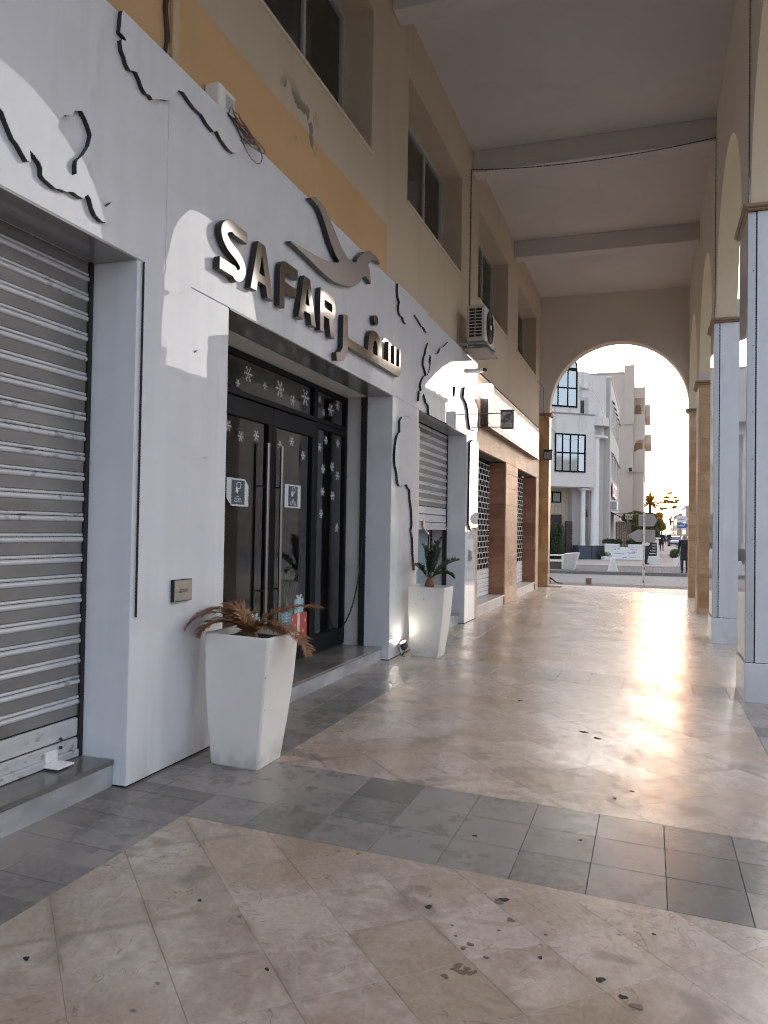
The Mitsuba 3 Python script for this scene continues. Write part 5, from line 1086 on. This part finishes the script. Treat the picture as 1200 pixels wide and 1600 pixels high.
part(sp, 'foot_box', hull([(-.27, 27.36, 1.29), (0, 27.36, 1.29), (-.25, 27.36, 1.19), (-.05, 27.36, 1.19), (-.27, 27.42, 1.29), (0, 27.42, 1.29), (-.25, 27.42, 1.19), (-.05, 27.42, 1.19)]), 'white_paint')
cn = thing('concrete_bollard', 'pale conical concrete bollard at the kerb across the road', 'bollard')
part(cn, 'body', revolve([(0, -.06), (.225, -.06), (.22, 0), (.10, .48), (.085, .54), (.05, .575), (0, .58)], 28, (-1.5, 34.75, kz - .01 + .03)), 'concrete_pale', smooth=50); mat('concrete_pale', (0.56, 0.56, 0.55), 0.7)
st = thing('stone_stub', 'short brown stone stub on the paver strip', 'bollard'); part(st, 'block', box(-2.05, -1.86, 27.2, 27.4, GZ, .07, .012), 'stub_brown'); mat('stub_brown', (0.22, 0.17, 0.14), 0.8)
rb = thing('white_railing', 'white railing with two bars beside the left arch jamb across the road', 'railing')
for z in (.50, .26): part(rb, 'rail', box(-6.0, -3.42, 35.2, 35.26, z + .04, z + .11, .008), 'white_paint')
for x in (-3.62, -4.7, -5.8): part(rb, 'post', box(x - .06, x + .06, 35.18, 35.28, kz, .63, .008), 'white_paint')
part(rb, 'plinth_wall', box(-6.2, -3.45, 35.3, 35.5, kz - .02, .28, .01), 'paver')
bp_ = thing('concrete_planter', 'slanted concrete planter at the end of the white railing', 'planter')
part(bp_, 'trough', hull([(-3.6, 35.0, kz), (-3.15, 35.0, kz), (-3.6, 35.8, kz), (-3.15, 35.8, kz), (-3.55, 34.9, .66), (-2.95, 34.9, .70), (-3.55, 35.9, .66), (-2.95, 35.9, .70)]), 'concrete_pale')
lwl = thing('low_wall', 'low white wall carrying a printed banner across the road', 'wall')
part(lwl, 'body', box(-2.62, -.38, 50.0 - .6, 50.0 - .4, -.1, .74, .01), 'white_paint'); part(lwl, 'base_strip', box(-2.64, -.36, 49.36, 49.398, -.1, .0, .006), 'pink_wall')
bn = thing('banner', 'white printed banner fixed to the low wall', 'banner')
part(bn, 'sheet', box(-2.17, -.64, 49.362, 49.372, .005, .70), 'sticker_white')
mat('banner_red', (0.45, 0.08, 0.08), 0.6); mat('banner_ink', (0.15, 0.16, 0.22), 0.6)
part(bn, 'red_mark', prism_y(Polygon([(-2.05, .58), (-1.98, .66), (-1.93, .65), (-1.99, .57)]), 49.358, 49.361), 'banner_red')
for i, (x0, x1, z, b) in enumerate(((-1.9, -1.72, .63, 'banner_ink'), (-1.87, -1.78, .48, 'banner_ink'), (-2.1, -1.5, .36, 'banner_ink'), (-1.3, -1.24, .60, 'banner_ink'), (-1.15, -.74, .60, 'banner_ink'), (-1.05, -.8, .52, 'banner_red'), (-1.35, -.78, .43, 'banner_ink'), (-1.2, -.85, .36, 'banner_ink'), (-1.22, -.95, .14, 'banner_ink'), (-.87, -.8, .13, 'banner_ink'), (-1.6, -1.3, .12, 'banner_ink'))):
    n = max(1, int((x1 - x0) / .05))
    part(bn, 'lettering', cat([box(x0 + (x1 - x0) * j / n, x0 + (x1 - x0) * (j + .75) / n, 49.358, 49.361, z - .016 - .006 * (j % 2), z + .016 + .004 * (j % 3)) for j in range(n)]), b)
ms2 = thing('menu_stand', 'white framed stand with a dark menu board on the pavement corner', 'sign')
part(ms2, 'base', hull([(-.18, 44, -.1), (.45, 44, -.1), (-.1, 44, .38), (.45, 44, .38), (-.18, 44.4, -.1), (.45, 44.4, -.1), (-.1, 44.4, .38), (.45, 44.4, .38)]), 'white_paint')
part(ms2, 'post', box(.33, .42, 44.1, 44.2, .381, 1.3, .006), 'white_paint'); part(ms2, 'post_cap', box(.26, .52, 44.05, 44.25, 1.302, 1.38, .01), 'white_paint')
part(ms2, 'board', box(-.14, .328, 44.13, 44.17, .40, 1.12), 'door_dark')
for i in range(4): part(ms2, 'menu_strip', box(-.05 + .04 * (i % 2), .27, 44.125, 44.129, .5 + i * .15, .56 + i * .15), 'concrete_pale')
rs = thing('street_sign', 'white and blue arabic direction signs on a grey pole by the right jamb', 'sign')
part(rs, 'pole', tube([(1.29, 38, kz), (1.29, 38, 2.45)], .03, 10), 'grey_metal', smooth=40)
mat('sign_blue', (0.05, 0.12, 0.34), 0.4)
for nm, z0, z1, b, ink, x0 in (('white_arrow', 2.13, 2.42, 'sticker_white', 'banner_ink', 1.13), ('blue_arrow', 1.86, 2.10, 'sign_blue', 'sticker_white', 1.14)):
    a = part(rs, nm, prism_y(Polygon([(x0, z0), (x0, z1), (1.50, z1 - .02), (1.60, (z0 + z1) / 2), (1.50, z0)]), 37.93, 37.955), b)
    zc = (z0 + z1) / 2
    g = [LineString([(1.17 + .07 * i, zc - .02), (1.20 + .07 * i, zc - .035), (1.23 + .07 * i, zc - .02), (1.235 + .07 * i, zc + .035 * (i % 2))]).buffer(.012) for i in range(4)] + [Point(1.2 + .09 * i, zc + .055).buffer(.012) for i in range(3)]
    part(a, 'arabic_lettering', prism_y(unary_union(g), 37.925, 37.929), ink)
pb = thing('pavement_planter', 'white pot with a small green bush on the right of the pavement', 'planter')
part(pb, 'pot', revolve([(0, 0), (.10, 0), (.17, .42), (.14, .42), (0, .38)], 18, (1.24, 42.3, kz)), 'white_paint'); part(pb, 'stand', box(1.36, 1.44, 42.2, 42.3, kz, .45, .006), 'white_paint')
gcr = thing('green_cross_sign', 'small green lit pharmacy sign far down the street', 'sign')
k = part(gcr, 'panel', cat(box(1.95, 2.15, 120, 120.1, 1.9, 2.9), ), 'green_glow'); mat('green_glow', (0.1, 0.6, 0.3), 0.5); scene[k]['emitter'] = {'type': 'area', 'radiance': rgb((.05, .5, .2))}
part(gcr, 'pole', tube([(2.05, 120.2, 0), (2.05, 120.2, 2.9)], .05), 'dark_metal')

# ================================================================ vegetation
def leafcol(a, b): return lambda p, n, uv: mix(a, b, fbm(p.x * 4, p.y * 4, p.z * 4))
mat('hedge_leaf', proc(leafcol((0.025, 0.045, 0.018), (0.07, 0.10, 0.04))), 0.5)
scene['olive_leaf'] = {'type': 'twosided', 'bsdf': {'type': 'principled', 'base_color': rgb((.09, .095, .035)), 'roughness': .5}}
scene['glare_tinted_leaf'] = {'type': 'principledthin', 'base_color': rgb((.42, .24, .045)), 'roughness': .5, 'diff_trans': 1.4}  # orange of the low sun's glare is put into the leaf colour
mat('bark', (0.10, 0.075, 0.055), 0.9)
def leaves(blobs, n, size, seed):
    """many small leaf faces spread through ellipsoids (cx, cy, cz, rx, ry, rz), denser towards the outside"""
    r = np.random.default_rng(seed); V = []
    w = np.array([b[3] * b[4] * b[5] for b in blobs]) ** .7; w /= w.sum()
    for b, m in zip(blobs, (w * n).astype(int)):
        d = r.normal(size=(m, 3)); d /= np.linalg.norm(d, axis=1, keepdims=True)
        p = np.array(b[:3]) + d * (r.uniform(.25, 1, (m, 1)) ** .45) * np.array(b[3:]) * (1 + .25 * r.normal(size=(m, 1)) * .5)
        a = r.normal(size=(m, 3)); a /= np.linalg.norm(a, axis=1, keepdims=True); c = np.cross(a, r.normal(size=(m, 3))); c /= np.linalg.norm(c, axis=1, keepdims=True)
        s = size * r.uniform(.6, 1.3, (m, 1)); V.append(np.stack([p - a * s, p + c * s * .45, p + a * s, p - c * s * .45], 1))
    V = np.vstack(V); k = len(V); i = np.arange(k)[:, None] * 4
    return trimesh.Trimesh(V.reshape(-1, 3), np.vstack([i + [0, 1, 2], i + [0, 2, 3]]), process=False)
def plant(name, lab, cat_, blobs, n, size, seed, bs, stems=()):
    k = thing(name, lab, cat_); part(k, 'foliage', leaves(blobs, n, size, seed), bs)
    for s in stems: part(k, 'stem', tube(s, .03), 'bark')
    return k
h = M1 @ np.array([-3.35, .55, 1.1, 1]); h2 = M1 @ np.array([-4.4, .6, 1.1, 1])
plant('clipped_hedge', 'dark clipped hedge before the entrance of the white building', 'hedge', [(h[0], h[1], z, .55, .4, .45) for z in (.3, .8, 1.3, 1.75)] + [(h2[0], h2[1], z, .55, .4, .45) for z in (.4, 1.1, 1.7)], 9000, .05, 1, 'hedge_leaf', [[(h[0], h[1], 0), (h[0], h[1], 1.2)]])
q = M1 @ np.array([-.35, -.25, .3, 1])
tb = thing('flower_trough', 'low trough with a green bush at the foot of the tall column', 'planter'); part(tb, 'trough', moved(box(-.35, .35, -.2, .2, 0, .22, .01), rz=th, d=(q[0] + .15, q[1] - .1, kz)), 'white_paint')
plant('low_bush', 'dark green bush in the low trough by the tall column', 'plant', [(q[0], q[1], .28, .45, .3, .22), (q[0] + .35, q[1] + .1, .2, .3, .25, .2)], 2500, .05, 2, 'hedge_leaf', [[(q[0], q[1], 0), (q[0], q[1], .3)]])
for j, (x0, x1, lab) in enumerate(((-2.62, -1.75, 'left planter box of greenery on the low wall'), (-1.25, -.42, 'right planter box of greenery on the low wall'))):
    k = thing('wall_planter', lab, 'planter', 'planter boxes on the low wall'); part(k, 'box', box(x0, x1, 49.36, 49.62, .742, .93, .01), 'white_paint')
    plant('planter_greenery', f"dark greenery growing in the {'left' if j == 0 else 'right'} planter box on the low wall", 'plant', [(x0 + (x1 - x0) * t, 49.55, 1.05, .28, .2, .17) for t in (.12, .38, .64, .9)], 2200, .05, 5 + j, 'hedge_leaf', [[((x0 + x1) / 2, 49.5, .9), ((x0 + x1) / 2, 49.5, 1.1)]])
plant('potted_bush', 'small green bush in the white pot on the right pavement', 'plant', [(1.2, 42.3, .62, .25, .22, .2), (1.1, 42.3, .5, .18, .15, .12)], 1400, .045, 9, 'hedge_leaf', [[(1.24, 42.3, .3), (1.22, 42.3, .6)]])
def tree(name, lab, x, y, hgt, blobs, n, size, seed, bs, r0=.14, group=None):
    k = thing(name, lab, 'tree', group); top = np.mean([b[:3] for b in blobs], axis=0)
    part(k, 'trunk', tube(spline([(x, y, -.1), (x + .05, y, hgt * .4), (top[0], top[1], hgt * .75)], 8), np.linspace(r0, r0 * .55, 8), 8), 'bark')
    for b in blobs: part(k, 'limb', tube(spline([(x + .05, y, hgt * .45), ((x + b[0]) / 2, y, (hgt * .6 + b[2]) / 2), b[:3]], 6), np.linspace(r0 * .4, r0 * .12, 6), 5), 'bark')
    part(k, 'crown', leaves(blobs, n, size, seed), bs); return k
tree('street_tree', 'dark bushy tree behind the backs of the direction signs', -1.0, 62, 2.6, [(-1.55, 62, 2.75, .5, .7, .35), (-1.0, 62.5, 2.6, .6, .8, .4), (-.5, 61.5, 2.2, .5, .7, .45), (-1.2, 61, 1.9, .5, .7, .5), (-.1, 62, 2.3, .4, .6, .3), (-.3, 62, 1.5, .5, .6, .5), (.3, 62, 1.6, .32, .5, .45), (-.9, 61, 1.4, .5, .6, .4)], 16000, .085, 11, 'olive_leaf')
tree('street_tree', 'second dark tree rising beside the cream block', -1.0, 72, 3.4, [(-1.2, 72, 3.2, .5, .7, .3), (-.5, 72.4, 3.05, .5, .7, .32), (.1, 71.6, 3.0, .4, .6, .3), (.5, 72, 2.3, .35, .6, .5)], 12000, .1, 12, 'olive_leaf')
tree('street_tree', 'sunlit orange tree half lost in the glare left of the street', 1.2, 118, 3.2, [(.9, 118, 3.2, .8, 1, .8), (1.4, 118, 2.6, .7, 1, .7), (1.1, 119, 4.0, .6, .8, .6)], 6000, .13, 13, 'glare_tinted_leaf')
_r = random.Random(21)
_bl = []
for (cx, cz, w, hgt, m) in ((2.0, 6.35, .7, .14, 5), (2.9, 7.15, .75, .16, 6), (3.65, 6.55, .6, .2, 5), (2.7, 6.65, .5, .12, 4), (3.3, 5.75, .4, .1, 3), (2.0, 5.5, .5, .1, 4), (2.9, 7.9, .12, .16, 2)):
    for _i in range(m): _bl.append((cx + _r.uniform(-w, w), 130 + _r.uniform(-.6, .6), cz + _r.uniform(-hgt, hgt), _r.uniform(.18, .42), _r.uniform(.2, .5), _r.uniform(.08, .18)))
tree('street_tree', 'open crowned tree hanging in the glare over the street', 2.9, 130, 6.0, _bl, 4200, .10, 14, 'glare_tinted_leaf', .06)
tree('street_tree', 'thin tree by the right houses of the street', 6.0, 105, 4.2, [(5.6, 105, 5.5, .5, .6, .3), (6.3, 105, 6.6, .6, .6, .4), (5.2, 105, 6.2, .2, .3, .15)], 1500, .12, 15, 'glare_tinted_leaf', .06)
pt_ = thing('palm_tree', 'palm tree with a round crown glowing against the low sun', 'tree')
PX, PY, PZ = -.05, 105, 5.35
part(pt_, 'trunk', tube([(PX, PY, -.1), (PX + .03, PY, 2.5), (PX, PY, PZ)], [.2, .17, .18], 10), 'bark')
pr = random.Random(5)
for i in range(44):
    a = i * 2.4; el = pr.uniform(-.35, 1.3); Lf = pr.uniform(1.35, 1.75)
    d = np.array([math.cos(a) * math.cos(el), math.sin(a) * math.cos(el), math.sin(el)])
    o = np.array([PX, PY, PZ + .05]); c = spline([o, o + d * Lf * .5, o + d * Lf - np.array([0, 0, .18 + .22 * math.cos(el)])], 12)
    side = np.cross(d, [0, 0, 1]); side /= np.linalg.norm(side) + 1e-9; V, F = [], []
    for j in range(1, 12):
        for s in (-1, 1):
            for q_ in (0, .5):
                b = len(V); p = c[j] * (1 - q_) + c[j - 1] * q_; e = p + (side * s * .28 * math.sin(math.pi * (j / 12) ** .7) + d * .16 - np.array([0, 0, .05])); V += [p - d * .10, p + d * .10, e]; F.append((b, b + 1, b + 2))
    part(pt_, 'frond', cat(tube(c, np.linspace(.03, .01, 12), 4), trimesh.Trimesh(V, F, process=False)), 'glare_tinted_leaf')

# ================================================================ cars
mat('tyre', (0.02, 0.02, 0.02), 0.8); mat('car_glass', (0.03, 0.04, 0.05), 0.06, spec=0.8); mat('head_glass', (0.7, 0.7, 0.68), 0.1)
def car(lab, x, y, rz, color, nm, L=4.2, W=1.7):
    k = thing('parked_car', lab, 'car', 'cars in the street beyond the arch'); mat(nm, color, 0.25, metallic=.3, clearcoat=1.0)
    prof = Polygon([(-L / 2, .32), (-L / 2, .78), (-L / 2 + .25, .86), (-L * .26, .92), (-L * .12, 1.40), (L * .2, 1.43), (L * .36, 1.0), (L / 2 - .08, .9), (L / 2, .7), (L / 2, .32)]).buffer(.05).buffer(-.05)
    Mx = lambda m: moved(m, rz=rz, d=(x, y, GZ))
    body = prism_y(prof, -W / 2, W / 2); v = body.vertices; s = np.clip((v[:, 2] - .9) / .5, 0, 1); body.vertices = np.c_[v[:, 0], v[:, 1] * (1 - .16 * s), v[:, 2]]
    part(k, 'body', Mx(body), nm)
    wp = Polygon([(-L * .235, .95), (-L * .115, 1.34), (L * .19, 1.37), (L * .33, .99)])
    for s in (-1, 1):
        g = prism_y(wp, -.004, .004); v = g.vertices; yy = W / 2 * (1 - .16 * np.clip((v[:, 2] - .9) / .5, 0, 1)) + .006; g.vertices = np.c_[v[:, 0], v[:, 1] + s * yy, v[:, 2]]; part(k, 'side_window', Mx(g), 'car_glass')
    part(k, 'windscreen', Mx(hull([(-L * .262, sy * W * .43, .955) for sy in (-1, 1)] + [(-L * .135, sy * W * .37, 1.36) for sy in (-1, 1)] + [(-L * .25, sy * W * .43, .955) for sy in (-1, 1)] + [(-L * .12, sy * W * .37, 1.36) for sy in (-1, 1)])), 'car_glass')
    part(k, 'rear_window', Mx(hull([(L * .362, sy * W * .42, 1.03) for sy in (-1, 1)] + [(L * .225, sy * W * .37, 1.38) for sy in (-1, 1)] + [(L * .34, sy * W * .42, 1.03) for sy in (-1, 1)] + [(L * .2, sy * W * .37, 1.38) for sy in (-1, 1)])), 'car_glass')
    for sx in (-.3, .31):
        for s in (-1, 1):
            c = trimesh.creation.cylinder(.31, .2, sections=18); c.apply_transform(trimesh.transformations.rotation_matrix(math.pi / 2, [1, 0, 0])); w = part(k, 'wheel', Mx(moved(c, d=(sx * L, s * (W / 2 - .09), .31))), 'tyre')
            c = trimesh.creation.cylinder(.19, .02, sections=14); c.apply_transform(trimesh.transformations.rotation_matrix(math.pi / 2, [1, 0, 0])); part(w, 'rim', Mx(moved(c, d=(sx * L, s * (W / 2 + .02), .31))), 'grey_metal')
    for s in (-1, 1): part(k, 'headlight', Mx(box(-L / 2 - .06, -L / 2 + .01, s * W * .34 - .16, s * W * .34 + .16, .62, .76, .03)), 'head_glass')
    part(k, 'bumper', Mx(box(-L / 2 - .1, -L / 2 + .02, -W / 2 + .05, W / 2 - .05, .36, .55, .04)), 'dark_metal')
car('silver car facing the camera in the middle of the far street', 3.1, 112, math.pi / 2, (.42, .43, .45), 'car_silver')
car('white car behind the silver one on the right', 4.6, 128, math.pi / 2, (.6, .6, .6), 'car_white')
car('dark car parked furthest along the street', 2.6, 150, math.pi / 2, (.07, .07, .08), 'car_dark')
car('pale car partly behind the man at the right jamb', 4.1, 96, math.pi / 2, (.5, .48, .46), 'car_pale')

# ================================================================ people and the cat
def man(bones, ref=.035, smooth=10):
    parts_ = []
    for (a, ra, b, rb) in bones:
        pts = []
        for c, r in ((a, ra), (b, rb)):
            s = trimesh.creation.icosphere(1, 1.0).vertices; pts.append(np.asarray(c) + s * (np.asarray(r) if np.ndim(r) else r))
        parts_.append(m3.Manifold.hull_points(np.vstack(pts).astype(np.float64)))
    M = parts_[0]
    for q in parts_[1:]: M = M + q
    M = M.refine_to_length(ref); mm = M.to_mesh(); t = trimesh.Trimesh(mm.vert_properties[:, :3], mm.tri_verts, process=True)
    trimesh.smoothing.filter_taubin(t, iterations=smooth); return t
mat('cloth_dark', (0.016, 0.017, 0.022), 0.85); mat('cloth_navy', (0.022, 0.025, 0.04), 0.85); mat('cloth_trouser', (0.03, 0.032, 0.042), 0.85); mat('skin', (0.36, 0.22, 0.15), 0.55); mat('hair_dark', (0.015, 0.012, 0.01), 0.7); mat('shoe', (0.02, 0.018, 0.016), 0.5)
def person(lab, x, y, z, rz, H=1.72, lean=0.0, stride=.0, coat='cloth_dark', bend_arm=.0, long_coat=False):
    k = thing('person', lab, 'person'); s = H / 1.75
    c, si = math.cos(lean), math.sin(lean)
    def W(p):                                    # local: x right, y forward, z up; lean pivots at the hips
        p = np.array(p, float)
        if p[2] > .92: d = p - [0, 0, .92]; p = np.array([d[0], d[1] * c + d[2] * si, .92 + d[2] * c - d[1] * si])
        return p
    hipL, hipR = (-.095, 0, .92), (.095, 0, .92)
    kL, kR = (-.10, .04 + stride * .5, .50), (.10, .04 - stride * .25, .50)
    aL, aR = (-.10, stride, .09), (.10, -stride * .9, .09)
    bone = lambda a, ra, b, rb: (W(a), ra, W(b), rb)
    legs = [bone(hipL, .095, kL, .065), bone(kL, .065, aL, .045), bone(hipR, .095, kR, .065), bone(kR, .065, aR, .045), bone(hipL, .1, hipR, .1)]
    shL, shR = (-.19, 0, 1.42), (.19, 0, 1.42)
    eL, eR = (-.25, -.02 - stride * .3 + bend_arm * .1, 1.14), (.25, -.02 + stride * .3 + bend_arm * .1, 1.14)
    wL, wR = (-.25, .10 - stride * .4 + bend_arm * .2, .90 + bend_arm * .25), (.25, .10 + stride * .4 + bend_arm * .2, .90 + bend_arm * .25)
    torso = [bone((0, 0, 1.0), (.155, .11, .1), (0, 0, 1.3), (.185, .125, .12)), bone(shL, .072, shR, .072), bone((0, 0, 1.3), (.18, .12, .1), (0, 0, 1.44), (.1, .08, .06)), bone((0, 0, .9), (.16, .12, .08), (0, 0, 1.05), (.155, .11, .1)),
             bone(shL, .07, eL, .052), bone(eL, .052, wL, .04), bone(shR, .07, eR, .052), bone(eR, .052, wR, .04)]
    if long_coat: torso.append(bone((0, 0, .62), (.2, .16, .06), (0, 0, 1.0), (.165, .125, .1)))
    head = [bone((0, .0, 1.45), .055, (0, .01, 1.55), .055), bone((0, .02, 1.62), (.076, .088, .07), (0, .015, 1.67), (.078, .098, .075)), bone((0, .06, 1.58), (.05, .04, .04), (0, .03, 1.62), (.07, .08, .06)), bone((0, .115, 1.615), .013, (0, .10, 1.65), .012),
            bone((-.08, .01, 1.62), (.012, .02, .032), (-.08, .01, 1.64), (.012, .02, .03)), bone((.08, .01, 1.62), (.012, .02, .032), (.08, .01, 1.64), (.012, .02, .03))]
    hair = [bone((0, -.02, 1.68), (.083, .095, .07), (0, -.035, 1.62), (.08, .08, .07))]
    fin = lambda m: moved(trimesh.Trimesh(m.vertices * s, m.faces, process=False), rz=rz, d=(x, y, z))
    part(k, 'trousers', fin(man(legs)), 'cloth_trouser', smooth=True); part(k, 'coat', fin(man(torso)), coat, smooth=True)
    part(k, 'head', fin(man(head, .02, 6)), 'skin', smooth=True); part(k, 'hair', fin(man(hair, .03, 6)), 'hair_dark', smooth=True)
    for sx, w in ((-1, wL), (1, wR)):
        w = np.array(w); hb = [bone(w, (.032, .02, .03), w + [0, .01, -.08], (.038, .018, .03))]
        for i in range(4): hb.append(bone(w + [0, -.025 + i * .017, -.085], .0095, w + [-sx * .015, -.02 + i * .018, -.155 + .008 * abs(i - 1.5)], .008))
        hb.append(bone(w + [-sx * .01, .035, -.03], .012, w + [-sx * .02, .06, -.085], .009))
        part(k, 'hand', fin(man(hb, .015, 3)), 'skin', smooth=True)
    for a in (aL, aR): a = np.array(a); part(k, 'shoe', fin(man([bone(a + [0, -.04, -.035], (.045, .05, .05), a + [0, .14, -.055], (.042, .05, .03))])), 'shoe', smooth=True)
    return k
person('man in a dark coat standing half hidden by the right jamb of the arch', 1.36, 35.2, kz + .012, math.pi * .95, 1.62, coat='cloth_dark', long_coat=True)
person('person in dark clothes bending by the menu stand behind the sign post', -.22, 43.6, kz + .01, -math.pi * .35, 1.5, lean=.55, bend_arm=.8, coat='cloth_navy')
person('person in black striding away along the street pavement', 1.02, 79, kz + .012, 0.1, 1.8, lean=.12, stride=.16, coat='cloth_dark', long_coat=True)
person('far person in dark clothes standing beside the silver car', 2.2, 104, kz + .012, math.pi, 1.75, coat='cloth_navy')
ct = thing('black_cat', 'black cat by the left arch jamb with its long tail on the ground', 'cat')
mat('cat_fur', (0.008, 0.008, 0.009), 0.6)
C0 = np.array([-3.22, 26.9, GZ + .02])
cat_b = [((-.02, 0, .17), (.085, .065, .075), (-.24, 0, .18), (.085, .07, .075)), ((-.24, 0, .19), (.07, .05, .06), (-.36, 0, .25), .05), ((-.36, 0, .26), .05, (-.40, 0, .255), .045), ((-.40, 0, .245), .03, (-.445, 0, .24), .02),
         ((-.355, .03, .29), .015, (-.36, .04, .325), .005), ((-.355, -.03, .29), .015, (-.36, -.04, .325), .005)]
for sy in (-.045, .045):
    cat_b += [((-.26, sy, .15), .035, (-.27, sy, .08), .02), ((-.27, sy, .08), .018, (-.275, sy, .015), .016), ((-.275, sy, .012), .016, (-.30, sy, .012), .015),
              ((-.01, sy, .15), .055, (-.03, sy, .10), .035), ((-.03, sy, .10), .03, (.04, sy, .07), .018), ((.04, sy, .07), .016, (.03, sy, .015), .014), ((.03, sy, .012), .015, (-.01, sy, .012), .014)]
cm = man([(np.array(a), ra, np.array(b), rb_) for a, ra, b, rb_ in cat_b], .02, 6); cm.apply_translation(C0)
part(ct, 'body', cm, 'cat_fur', smooth=True)
part(ct, 'tail', tube(spline([C0 + [.03, 0, .2], C0 + [.12, .01, .14], C0 + [.22, .02, .06], C0 + [.34, .02, .03], C0 + [.46, .03, .02]], 20), np.linspace(.028, .012, 20), 8), 'cat_fur', smooth=60)
